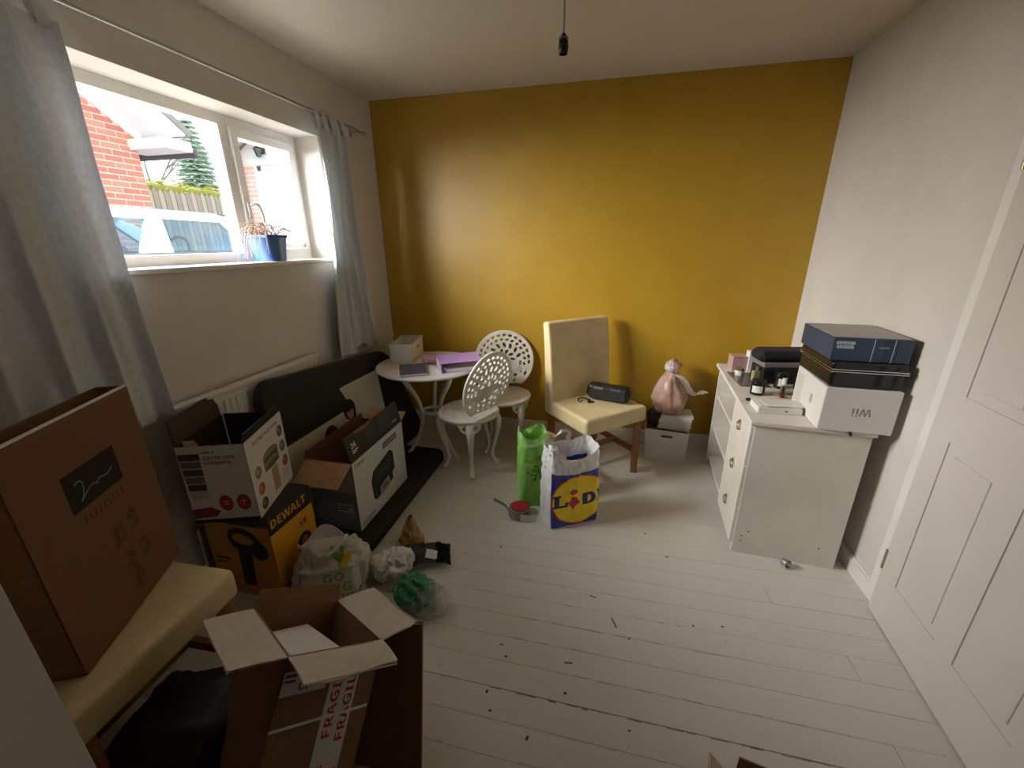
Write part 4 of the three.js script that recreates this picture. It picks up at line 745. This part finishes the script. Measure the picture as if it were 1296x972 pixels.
// ================================================================ OPEN CARTON WITH FRAGILE TAPE, TILTED BACK IN THE FOREGROUND
{
  const Q = new THREE.Quaternion().setFromEuler(new THREE.Euler(-0.219, 1.05, -0.517, 'YXZ'));
  const w = 0.255, d = 0.30, h = 0.40;
  const X = V(1, 0, 0).applyQuaternion(Q), Y = V(0, 1, 0).applyQuaternion(Q), Z = V(0, 0, 1).applyQuaternion(Q);
  const o = V(1.0045, 0.543, 2.424).addScaledVector(X, w / 2).addScaledVector(Z, -d / 2).addScaledVector(Y, -h);
  const b = thing('fragile_carton', 'open brown carton with red FRAGILE tape tilted back in the foreground', 'carton', [o.x, o.y, o.z]);
  b.quaternion.copy(Q);
  part('carton_body', cartonBody(w, h, d, 0.006), M.card, b);
  const t = canvasTex(300, 1024, (g, W_, H_) => {
    g.fillStyle = '#d8d3cf'; g.fillRect(0, 0, W_, H_);
    g.fillStyle = '#c4bfba'; g.fillRect(146, 0, 8, H_);
    g.save(); g.translate(W_ / 2, H_); g.rotate(-Math.PI / 2); g.fillStyle = '#a8222c'; g.font = 'bold 118px sans-serif';
    g.fillText('FRAGILE', 470, -22); g.fillText('FRAGILE', 430, 122); g.fillText('FRAGILE', -150, -22); g.fillText('FRAGILE', -190, 122); g.restore();
  });
  print(b, 0.078, h - 0.004, t, (m) => { m.position.set(0.036, h / 2, d / 2 + 0.0016); }, 'fragile_tape', 0.3);
  part('cross_tape', bx(-w / 2, w / 2 - 0.006, h - 0.165, h - 0.158, d / 2, d / 2 + 0.0024, 0.001), M.tape, b, 'pale strip across the front');
  const up = canvasTex(256, 128, (g) => { g.fillStyle = '#cfcac4'; g.fillRect(0, 0, 256, 128); g.fillStyle = '#8a3a4a'; g.fillRect(10, 14, 90, 18); g.fillRect(10, 44, 60, 14); g.fillStyle = '#2a2624'; g.font = 'bold 58px sans-serif'; g.fillText('UP', 92, 108); });
  print(b, 0.11, 0.055, up, (m) => m.position.set(-w / 2 + 0.058, h - 0.062, d / 2 + 0.002), 'printed_label');
  flap(b, 'l', w, h, d, 0.125, 94, M.cardPale, 0.006);
  flap(b, 'r', w, h, d, 0.125, 72, M.cardPale, 0.01);
  flap(b, 'f', w, h, d, 0.1, 92, M.cardPale, 0.012);
  flap(b, 'b', w, h, d, 0.05, 8, M.card, 0.006);
  // white packed box inside
  const c = thing('packed_box', 'white foam-lined box packed inside the open FRAGILE carton', 'box');
  c.quaternion.copy(Q); const p = o.clone().addScaledVector(X, -0.012).addScaledVector(Y, 0.10).addScaledVector(Z, -0.005); c.position.copy(p);
  const bd = part('box_body', uvm(new RoundedBoxGeometry(0.13, 0.235, 0.22, 3, 0.01).translate(0, 0.12, 0)), M.foam, c); bd.rotation.y = 0.18;
  const f = part('lid', uvm(new RoundedBoxGeometry(0.136, 0.03, 0.226, 3, 0.008).translate(0, 0.235, 0)), M.whitebox, c); f.rotation.y = 0.18;
}
{ // folded flat carton leaning beside it
  const b = thing('flat_carton', 'plain brown folded carton standing right of the FRAGILE carton', 'carton');
  const A = V(1.215, 0.40, 2.155), B = V(0.985, 0.33, 2.16), C0 = V(0.98, 0.004, 2.33), D = V(1.255, 0.004, 2.325);
  const nrm = V(0.2, 0.35, 0.9).normalize();
  const at = (u, v, k) => { const a = D.clone().lerp(C0, u), c = A.clone().lerp(B, u); return a.lerp(c, v).addScaledVector(nrm, k); };
  part('front_panel', uvm(join([sheet((u, v) => at(u, v, 0.006), 4, 4), sheet((u, v) => at(u, v, 0), 4, 4), sheet((u, v) => at(0, u, 0.006 * v), 4, 1), sheet((u, v) => at(u, 1, 0.006 * v), 4, 1)]), 2), M.card, b);
  part('rear_panel', uvm(join([sheet((u, v) => at(u, v, -0.004), 4, 4), sheet((u, v) => at(u, v, -0.01), 4, 4), sheet((u, v) => at(0, u, -0.004 - 0.006 * v), 4, 1)]), 2), M.card, b);
}
{ // carton just showing at the bottom edge
  const b = thing('low_carton', 'brown carton with a raised flap at the bottom edge of the view', 'carton', [2.20, 0, 2.45], -0.18);
  const w = 0.34, d = 0.32, h = 0.225;
  part('carton_body', cartonBody(w, h, d), M.card, b);
  flap(b, 'b', w, h, d, 0.075, 8, M.card, 0.004); flap(b, 'l', w, h, d, 0.1, 35, M.cardPale, 0.006); flap(b, 'r', w, h, d, 0.1, 85, M.cardPale, 0.006);
}
// ================================================================ LITTER BY THE CARTONS
{
  const tex = canvasTex(1024, 512, (g, W_, H_) => {
    g.fillStyle = '#c9c8b6'; g.fillRect(0, 0, W_, H_);
    g.fillStyle = '#7ea83a'; for (const [x, y, a] of [[560, 60, -0.6], [590, 75, 0.2]]) { g.beginPath(); g.ellipse(x, y, 20, 64, a, 0, 7); g.fill(); } g.fillStyle = '#d5b43a'; g.beginPath(); g.ellipse(625, 100, 30, 52, 0.6, 0, 7); g.fill(); g.fillStyle = '#efece2'; g.beginPath(); g.ellipse(535, 95, 34, 18, 0.3, 0, 7); g.fill();
    g.fillStyle = '#8a9a4e'; g.font = 'bold 104px sans-serif'; g.fillText('GO', 455, 240); g.fillText('NG', 500, 335); g.fillText('HOME', 440, 430);
    g.fillStyle = '#93a25c'; for (let i = 0; i < 7; i++) g.fillRect(rr(0, 300), rr(300, 500), rr(30, 90), rr(8, 22));
  });
  const b = thing('printed_plastic_bag', 'crumpled white plastic bag with green lettering by the tool carton', 'bag', [0.585, 0, 1.765], 0.55);
  const g = new RoundedBoxGeometry(0.30, 0.21, 0.20, 14, 0.07);
  { const p = g.attributes.position, uv = g.attributes.uv; for (let i = 0; i < p.count; i++) { const k = 1 - 0.45 * Math.max(0, p.getY(i) / 0.105); p.setZ(i, p.getZ(i) * k - 0.04 * Math.max(0, p.getY(i) / 0.1)); p.setX(i, p.getX(i) * (1 - 0.25 * Math.max(0, p.getY(i) / 0.105))); uv.setXY(i, 0.25 + 0.5 * (p.getX(i) / 0.3 + 0.5), p.getY(i) / 0.21 + 0.5); } }
  part('bag_film', crumple(g, 0.024, 12, 12).translate(0, 0.115, 0), phys({ map: tex, roughness: 0.4, transmission: 0.12, thickness: 0, side: THREE.DoubleSide }), b);
  part('torn_mouth', crumple(sheet((u, v) => { const a = u * Math.PI * 2; return V(-0.02 + Math.cos(a) * (0.075 + 0.03 * v), 0.2 + 0.055 * v + 0.03 * v * Math.sin(a * 3), -0.03 + Math.sin(a) * (0.045 + 0.03 * v)); }, 40, 8), 0.008, 22, 4), M.film, b);
}
single('crumpled_paper', 'crumpled white paper between the printed bag and the green wrapper', 'paper', crumple(new THREE.SphereGeometry(0.058, 70, 50).scale(1.4, 0.6, 0.85).translate(0, 0.05, 0), 0.036, 17, 3), M.paper, [0.80, 0.02, 1.635], 0.5);
{
  const b = thing('black_packaging', 'torn black packaging with a white sticker on the floor', 'packaging', [0.90, 0, 1.505], 0.25);
  part('film', crumple(sheet((u, v) => V((u - 0.5) * 0.2 + 0.01 * Math.sin(v * 9), 0.05 + 0.045 * Math.sin(u * 5.2 + 0.6) * Math.sin(v * 3 + 0.4), (v - 0.5) * 0.13 + 0.02 * Math.sin(u * 7)), 26, 18), 0.014, 16, 2), std({ color: C(0.016, 0.017, 0.022), roughness: 0.4, side: THREE.DoubleSide }), b);
  const s = part('sticker', sheet((u, v) => V(0.02 + u * 0.05, 0.112 - 0.02 * u, -0.005 + v * 0.045), 4, 4), std({ color: C(0.66, 0.66, 0.64), roughness: 0.5, side: THREE.DoubleSide }), b, 'white sticker'); s.rotation.x = 0.3; s.position.z = 0.02;
  part('folded_flap', crumple(sheet((u, v) => V(0.06 + u * 0.07, 0.012 + 0.1 * v, 0.03 - 0.03 * v + 0.02 * u), 12, 12), 0.012, 20, 6), std({ color: C(0.014, 0.015, 0.02), roughness: 0.45, side: THREE.DoubleSide }), b);
}
single('brown_paper_bag', 'crumpled brown paper bag behind the black packaging', 'paper bag', crumple(new THREE.ConeGeometry(0.055, 0.15, 26, 14, true).translate(0, 0.08, 0), 0.016, 16, 5), std({ map: noiseTex(128, [176, 134, 84], 18, 8, { off: 33 }), roughness: 0.85, side: THREE.DoubleSide }), [0.775, 0.002, 1.40], 0.4);
{
  const b = thing('green_wrapper', 'crumpled translucent green plastic wrapper beside the FRAGILE carton', 'wrapper', [0.965, 0, 1.755]);
  part('green_film', crumple(new THREE.SphereGeometry(0.06, 60, 44).scale(1.2, 0.85, 0.9).translate(0, 0.065, 0), 0.028, 19, 8), phys({ color: C(0.06, 0.36, 0.16), roughness: 0.42, transmission: 0.4, thickness: 0 }), b);
  part('clear_film', crumple(new THREE.SphereGeometry(0.06, 50, 36).scale(1.3, 0.6, 0.9).translate(0.06, 0.05, 0.01), 0.03, 20, 3), phys({ color: C(0.9, 0.92, 0.9), roughness: 0.15, transmission: 0.8, thickness: 0 }), b);
}
single('added_dark_sack', 'black sack added to darken the gap beneath the near cream chair', 'sack', crumple(new RoundedBoxGeometry(0.34, 0.26, 0.3, 12, 0.11).translate(0, 0.13, 0), 0.016, 9, 14), std({ color: C(0.012, 0.011, 0.011), roughness: 0.6 }), [0.62, 0.016, 2.44], 0.3);  // black filler added so the floor beneath the chair reads dark
// ================================================================ DRIED PLANT ON THE SILL
{
  const b = thing('flower_pot', 'square blue flower pot with a dried-up trailing plant on the window sill', 'plant pot', [-0.055, 1.39, 1.075]);
  const s = new THREE.CylinderGeometry(0.088, 0.07, 0.125, 4, 3).rotateY(Math.PI / 4).translate(0, 0.0625, 0);
  part('pot', s, std({ color: '#3a5f94', roughness: 0.3 }), b);
  part('pot_rim', join([bx(-0.066, 0.066, 0.115, 0.13, -0.066, -0.054, 0.003), bx(-0.066, 0.066, 0.115, 0.13, 0.054, 0.066, 0.003), bx(-0.066, -0.054, 0.115, 0.13, -0.066, 0.066, 0.003), bx(0.054, 0.066, 0.115, 0.13, -0.066, 0.066, 0.003)]), std({ color: '#3a5f94', roughness: 0.3 }), b);
  part('soil', bx(-0.056, 0.056, 0.118, 0.1255, -0.056, 0.056), std({ color: C(0.05, 0.035, 0.025), roughness: 1 }), b);
  const dry = std({ color: '#a98d7e', roughness: 0.9 });
  for (let i = 0; i < 34; i++) {
    const a = rr(-0.9, 0.9), up = rr(0.01, 0.06), out = rr(0.09, 0.17), dn = rr(-0.12, 0.02), z0 = rr(-0.03, 0.04), x0 = rr(-0.04, 0.05);
    const left = i < 26, dx = left ? rr(-0.03, 0.06) : rr(0.02, 0.08), dz = left ? out : rr(-0.11, -0.04);
    part('dry_stem', taper([V(x0, 0.125, z0), V(x0 + dx * 0.3, 0.125 + up, z0 + dz * 0.35), V(x0 + dx * 0.7, 0.125 + up * 0.7, z0 + dz * 0.8), V(x0 + dx, left ? Math.max(0.006, 0.125 + dn) : 0.125 + up * 1.4, z0 + dz)], [0.0022, 0.002, 0.0016, 0.001], 5, 3), dry, b);
  }
}
// ================================================================ OUTDOORS
const G = 0.26;                                                        // level of the drive outside
struct('ground', bx(-40, -0.28, G - 0.2, G, -45, 30), std({ map: noiseTex(256, [150, 146, 140], 16, 20, { off: 41 }), roughness: 0.95 }));
M.brick = [0, 1, 2].map((i) => std({ map: noiseTex(128, [[190, 116, 98], [198, 126, 106], [182, 108, 92]][i], 18, 8, { off: 50 + i }), roughness: 0.9 }));
M.mortar = std({ color: '#d6c2b6', roughness: 1 });
M.fascia = std({ color: C(0.75, 0.76, 0.77), roughness: 0.5 });
M.tile = std({ map: noiseTex(128, [120, 116, 112], 16, 10, { off: 60 }), roughness: 0.9 });
const brickG = new THREE.BoxGeometry(0.211, 0.061, 0.03), halfG = new THREE.BoxGeometry(0.0985, 0.061, 0.03);
function brickField(parent, len, y0, y1, keep, place) {                // place(u, y) -> sets position of a brick along the wall
  const rows = Math.floor((y1 - y0) / 0.075);
  for (let r = 0; r < rows; r++) {
    const y = y0 + r * 0.075 + 0.0375; let u = 0;
    if (r % 2) { if (keep(0.05, y)) place(part('brick', halfG, M.brick[(r + 1) % 3], parent), 0.05125, y); u = 0.1125; }
    while (u + 0.1 <= len + 0.001) {
      const full = u + 0.215 <= len + 0.001, l = full ? 0.215 : 0.1025;
      if (keep(u + l / 2, y)) place(part('brick', full ? brickG : halfG, M.brick[Math.floor(rnd() * 3)], parent), u + l / 2, y);
      u += l + 0.01;
    }
  }
}
{ // neighbouring house: gable wall parallel to ours, roof overhanging towards us
  const h = thing('neighbour_house', 'red brick house gable with white soffit seen through the window', 'house', [-4.7, G + 0.0, -2.03]);
  // local: wall face at x = 0, corner at z = 0, running to +z; gable verge falls towards z = 0
  const s = poly([[0, 0], [5.2, 0], [5.2, 2.74], [2.9, 4.66], [0, 2.66]]);
  part('gable_wall', extrude(s, 0.2).rotateY(-Math.PI / 2).translate(0.004, 0, 0), M.mortar, h);
  brickField(h, 2.0, 1.35, 3.9, (u, y) => y < 2.60 + u * 0.69, (m, u, y) => { m.rotation.y = Math.PI / 2; m.position.set(-0.006, y, u); });
  const rest = [];                                                     // the brickwork beyond what the window shows
  for (let k = 0; k < 60; k++) for (let u = (k % 2) * 0.1125 + 0.11; u < 5.1; u += 0.225) {
    const y = k * 0.075 + 0.0375, top = u < 2.9 ? 2.6 + u * 0.69 : 4.6 - (u - 2.9) * 0.82;
    if (y > top || (u < 2.0 && y > 1.35 && y < 3.9)) continue;
    rest.push(brickG.clone().rotateY(Math.PI / 2).translate(-0.006, y, u));
  }
  part('brickwork', join(rest), M.brick[0], h).userData.kind = 'stuff';
  part('side_wall', bx(-6, -0.2, 0, 2.62, 0.0, 0.2), M.mortar, h);
  // roof slabs with deep overhang on this gable
  const slope = Math.atan2(2.03, 2.9), Lr = 3.75;
  const roof = (sgn) => { const g = join([bx(-5.5, 0.72, 0.03, 0.11, -Lr, 0.1)]); return g; };
  const r1 = part('roof_slope', roof(1), M.tile, h); r1.position.set(0, 4.72, 2.9); r1.rotation.x = -slope;
  const so = part('soffit', bx(0.0, 0.7, 0.0, 0.03, -Lr + 0.05, 0.0), M.fascia, h); so.position.set(0, 4.72, 2.9); so.rotation.x = -slope;
  const bg = part('bargeboard', bx(0.0, 0.03, -0.09, 0.05, -Lr + 0.1, 0.0), M.fascia, h); bg.position.set(0.01, 4.72, 2.9); bg.rotation.x = -slope;
  const r2 = part('roof_slope', bx(-5.5, 0.72, 0.03, 0.11, -0.1, 3.2), M.tile, h); r2.position.set(0, 4.72, 2.9); r2.rotation.x = slope;
  part('eaves_box', join([bx(-0.2, 0.62, 2.43, 2.56, -0.28, 0.1, 0.01)]), M.fascia, h);
  part('gutter', join([new THREE.CylinderGeometry(0.055, 0.055, 6, 12, 1, false, 0, Math.PI).rotateZ(Math.PI / 2).rotateX(Math.PI / 2).translate(-2.4, 2.44, -0.36)]), std({ color: C(0.05, 0.05, 0.055), roughness: 0.4 }), h);
}
{ // garage facing the camera, white door
  const g = thing('garage', 'brick garage with a white up-and-over door and a wall lamp', 'garage', [-5.0, G, -4.0]);
  part('front_wall', (() => { const s = poly([[0, 0], [4.2, 0], [4.2, 2.75], [2.1, 4.0], [0, 2.75]]); const o = new THREE.Path(); o.setFromPoints([[0.36, 0.0], [0.36, 2.55], [3.2, 2.55], [3.2, 0.0]].map(([a, b]) => new THREE.Vector2(a, b))); s.holes.push(o); return extrude(s, 0.2).translate(0, 0, -0.196); })(), M.mortar, g);
  brickField(g, 0.355, 0.9, 2.55, () => true, (m, u, y) => m.position.set(u, y, -0.006));
  brickField(g, 1.7, 2.86, 3.5, (u, y) => y < 2.7 + u * 0.58, (m, u, y) => m.position.set(u, y, -0.006));
  part('lintel', bx(0.2, 3.4, 2.56, 2.84, -0.03, 0.012, 0.004), std({ map: noiseTex(128, [190, 194, 188], 10, 6), roughness: 0.9 }), g);
  part('door_frame', join([bx(0.36, 0.44, 0, 2.55, -0.12, -0.04), bx(3.12, 3.2, 0, 2.55, -0.12, -0.04), bx(0.36, 3.2, 2.47, 2.55, -0.12, -0.04)]), M.fascia, g);
  const d = part('garage_door', bx(0.44, 3.12, 0.02, 2.47, -0.11, -0.09), M.fascia, g);
  for (let i = 0; i < 12; i++) part('door_panel', bx(0.5, 3.06, 0.06 + i * 0.2, 0.24 + i * 0.2, -0.09, -0.075, 0.006), M.fascia, d);
  for (const s of [0, 1]) { const r = part('roof_slope', bx(-0.25, 2.55, 0, 0.1, -5, 0.25), M.tile, g); r.position.set(s ? 2.1 : 0, 0, 0); r.rotation.z = s ? -0.537 : 0.537; r.position.set(s ? 2.02 : -0.02, s ? 4.05 : 2.72, 0); }
  part('bargeboard', (() => { const m = bx(-0.25, 2.45, -0.08, 0.04, 0.2, 0.26); return m.rotateZ(0.537).translate(-0.02, 2.72, 0); })(), std({ color: C(0.3, 0.32, 0.34), roughness: 0.6 }), g);
  part('drainpipe', join([new THREE.CylinderGeometry(0.035, 0.035, 2.3, 10).translate(-0.06, 1.2, 0.05), taper([V(-0.06, 2.3, 0.05), V(-0.06, 2.45, 0.06), V(-0.16, 2.55, 0.1), V(-0.18, 2.7, 0.1)], [0.035, 0.035], 8, 4)]), std({ color: C(0.05, 0.055, 0.06), roughness: 0.4 }), g);
  part('wall_lantern', join([bx(0.56, 0.64, 2.72, 2.84, 0.0, 0.03, 0.004), taper([V(0.6, 2.8, 0.02), V(0.6, 2.86, 0.08), V(0.6, 2.82, 0.14)], [0.01, 0.01, 0.008], 6, 4), new THREE.CylinderGeometry(0.07, 0.035, 0.13, 6).translate(0.6, 2.72, 0.14), new THREE.ConeGeometry(0.085, 0.06, 6).translate(0.6, 2.815, 0.14)]), std({ color: C(0.03, 0.03, 0.03), roughness: 0.4 }), g, 'black carriage lantern');
}
{ // fence and yellow-green hedge at the back of the drive
  const f = thing('garden_fence', 'grey timber fence with pointed boards behind the car', 'fence', [-9, G, -6.4]);
  const wood = [std({ color: '#a39a8c', roughness: 0.95 }), std({ color: '#8f8678', roughness: 0.95 })];
  const bg = extrude(poly([[-0.06, 0], [0.06, 0], [0.06, 2.42], [0, 2.52], [-0.06, 2.42]]), 0.02).rotateY(Math.PI / 2);
  for (let i = 0; i < 38; i++) { const b = part('board', bg, wood[i % 2], f); b.position.set(0, rr(-0.02, 0.02), -2.6 + i * 0.138); }
  for (const y of [0.5, 1.9]) part('rail', bx(-0.06, -0.02, y, y + 0.08, -2.7, 2.7), wood[1], f);
  const leaf = []; for (let i = 0; i < 1500; i++) { const l = new THREE.PlaneGeometry(0.07, 0.05); l.rotateX(rr(0, 6)).rotateY(rr(0, 6)).translate(-0.5 + rr(-0.3, 0.3), rr(1.9, 2.78), rr(-2.7, 2.7)); leaf.push(l); }
  const hd = thing('hedge', 'yellow-green hedge showing above the fence', 'hedge', [-9, G, -6.4]);
  part('foliage', join(leaf), std({ color: '#b9b24a', roughness: 0.9, side: THREE.DoubleSide }), hd);
  part('hedge_core', crumple(new RoundedBoxGeometry(0.5, 2.6, 5.2, 8, 0.15).translate(-0.5, 1.3, 0), 0.08, 2.5, 3), std({ color: '#8d8c3c', roughness: 1 }), hd);
}
{ // conifer beyond the fence
  const t = thing('conifer', 'pale green conifer standing behind the fence', 'tree', [-11.3, G, -8.9]);
  part('trunk', new THREE.CylinderGeometry(0.05, 0.16, 5.2, 8).translate(0, 2.6, 0), std({ color: '#5a4a3c', roughness: 1 }), t);
  const list = [];
  for (let k = 0; k < 30; k++) {
    const y = 1.2 + k * 0.13, R = 1.25 * Math.pow(1 - (y - 1.2) / 4.15, 0.85) + 0.05, n = 16;
    for (let i = 0; i < n; i++) {
      const a = i / n * Math.PI * 2 + k * 0.9 + rr(-0.2, 0.2), r = R * rr(0.75, 1.1), g = new THREE.ConeGeometry(0.13, r, 5, 1).scale(1, 1, 0.4).rotateX(Math.PI / 2).translate(0, 0, r / 2);
      g.rotateX(rr(0.1, 0.4)).rotateY(a).translate(0, y, 0); list.push(g);
      for (let q = 0; q < 2; q++) { const g2 = new THREE.ConeGeometry(0.07, r * 0.5, 4, 1).scale(1, 1, 0.4).rotateX(Math.PI / 2).translate(0, 0, r * 0.25); g2.rotateY(q ? 0.6 : -0.6).translate(0, 0, r * 0.5).rotateX(0.25).rotateY(a).translate(0, y, 0); list.push(g2); }
    }
  }
  part('foliage', join(list), std({ map: noiseTex(64, [176, 196, 176], 26, 6), roughness: 0.95 }), t);
}
{ // bare tree between the house and the conifer
  const t = thing('bare_tree', 'leafless grey tree between the house eaves and the conifer', 'tree', [-10.6, G, -6.6]);
  const list = []; const grow = (p, dir, len, r, lv) => { const e = p.clone().addScaledVector(dir, len), m = p.clone().lerp(e, 0.5).add(V(rr(-1, 1), rr(-1, 1), rr(-1, 1)).multiplyScalar(len * 0.07)); list.push(taper([p, m, e], [r, r * 0.8, r * 0.6], 5, 2)); if (lv > 0) for (let i = 0; i < 3; i++) grow(e, dir.clone().add(V(rr(-0.8, 0.8), rr(-0.1, 0.6), rr(-0.8, 0.8))).normalize(), len * rr(0.6, 0.8), r * 0.6, lv - 1); };
  grow(V(0, 0, 0), V(0, 1, 0), 1.7, 0.1, 5);
  part('branches', join(list), std({ color: '#8d857c', roughness: 1 }), t);
}
{ // parked car, side on to the window, nose to the right
  const c = thing('car', 'pale silver car parked outside the window', 'car', [-2.4, G, -0.6]);
  const paint = phys({ color: C(0.62, 0.68, 0.73), roughness: 0.3, clearcoat: 0.8, clearcoatRoughness: 0.05, metalness: 0.2 });
  // side profile in (z towards the tail positive, y); extruded across the car
  const low = new THREE.Shape(); low.moveTo(2.15, 0.3); low.lineTo(2.2, 0.55); low.lineTo(2.12, 0.95); low.lineTo(1.9, 1.14); low.lineTo(-0.95, 1.14); low.bezierCurveTo(-1.4, 1.08, -1.9, 0.98, -2.05, 0.75); low.lineTo(-2.12, 0.4); low.lineTo(-2.0, 0.28); low.lineTo(-1.7, 0.28);
  low.absarc(-1.35, 0.3, 0.34, Math.PI, 0, true); low.lineTo(0.95, 0.28); low.absarc(1.3, 0.3, 0.34, Math.PI, 0, true); low.closePath();
  const W2 = 1.7, side = (s, d, bev = 0.03) => extrude(s, d, bev, 10).rotateY(-Math.PI / 2);
  part('body_shell', side(low, W2), paint, c);
  const cab = new THREE.Shape(); cab.moveTo(1.95, 1.1); cab.bezierCurveTo(1.85, 1.35, 1.7, 1.5, 1.35, 1.53); cab.lineTo(-0.3, 1.52); cab.bezierCurveTo(-0.55, 1.5, -0.7, 1.42, -1.05, 1.1); cab.closePath();
  const holes = [[[1.6, 1.15], [0.53, 1.15], [0.42, 1.445], [1.35, 1.445]], [[0.24, 1.15], [-0.72, 1.15], [-0.36, 1.44], [0.28, 1.45]]];
  const sideS = cab.clone(); for (const h of holes) { const p = new THREE.Path(); p.setFromPoints(h.map(([a, b]) => new THREE.Vector2(a, b))); sideS.holes.push(p); }
  part('window_surround', side(sideS, 0.05, 0.006).translate(-0.06, 0, 0), paint, c);
  part('window_surround', side(sideS, 0.05, 0.006).translate(-W2 + 0.12, 0, 0), paint, c);
  const roofS = new THREE.Shape(); roofS.moveTo(1.42, 1.5); roofS.lineTo(1.35, 1.54); roofS.lineTo(-0.3, 1.53); roofS.lineTo(-0.42, 1.49); roofS.lineTo(-0.3, 1.485); roofS.lineTo(1.35, 1.495); roofS.closePath();
  part('roof', side(roofS, W2 - 0.12, 0).translate(-0.06, 0, 0), paint, c);
  const cg = phys({ color: C(0.72, 0.86, 0.92), transmission: 1, thickness: 0, roughness: 0, ior: 1.5 });
  for (const h of holes) for (const x of [-0.085, -W2 + 0.1]) part('side_window', side(poly(h), 0.004, 0).translate(x, 0, 0), cg, c);
  part('windscreen', bx(-W2 + 0.15, -0.15, 0, 0.004, 0, 0.62).rotateX(-0.78).translate(0, 1.1, -1.0), cg, c);
  part('rear_screen', bx(-W2 + 0.15, -0.15, 0, 0.004, 0, 0.5).rotateX(0.85).translate(0, 1.48, 1.5), cg, c);
  const dark = std({ color: C(0.06, 0.07, 0.09), roughness: 0.8 });
  for (const [x, z] of [[-0.45, 0.5], [-1.25, 0.5], [-0.45, 1.3], [-1.25, 1.3]]) part('seat', join([bx(x - 0.22, x + 0.22, 1.0, 1.22, z, z + 0.14, 0.05), bx(x - 0.13, x + 0.13, 1.2, 1.36, z + 0.02, z + 0.11, 0.04)]), dark, c);
  part('steering_wheel', new THREE.TorusGeometry(0.17, 0.015, 8, 24).rotateX(-0.4).translate(-0.45, 1.14, -0.1), dark, c);
  part('door_trim', bx(-W2, 0.035, 1.12, 1.15, -0.9, 1.85, 0.01), dark, c);
  for (const z of [-1.35, 1.3]) for (const x of [-0.1, -W2 + 0.1]) { const w = part('wheel', new THREE.CylinderGeometry(0.3, 0.3, 0.2, 28).rotateZ(Math.PI / 2).translate(x, 0.3, z), std({ color: C(0.02, 0.02, 0.02), roughness: 0.9 }), c); part('hubcap', new THREE.CylinderGeometry(0.19, 0.19, 0.21, 20).rotateZ(Math.PI / 2).translate(x, 0.3, z), M.chrome, w); }
  part('door_mirror', crumple(new RoundedBoxGeometry(0.16, 0.12, 0.1, 3, 0.03).translate(0.1, 1.2, -0.72), 0, 1), paint, c);
}

scene.traverse((o) => { if (o.isMesh) { o.castShadow = true; o.receiveShadow = true; } });
renderer.render(scene, camera);
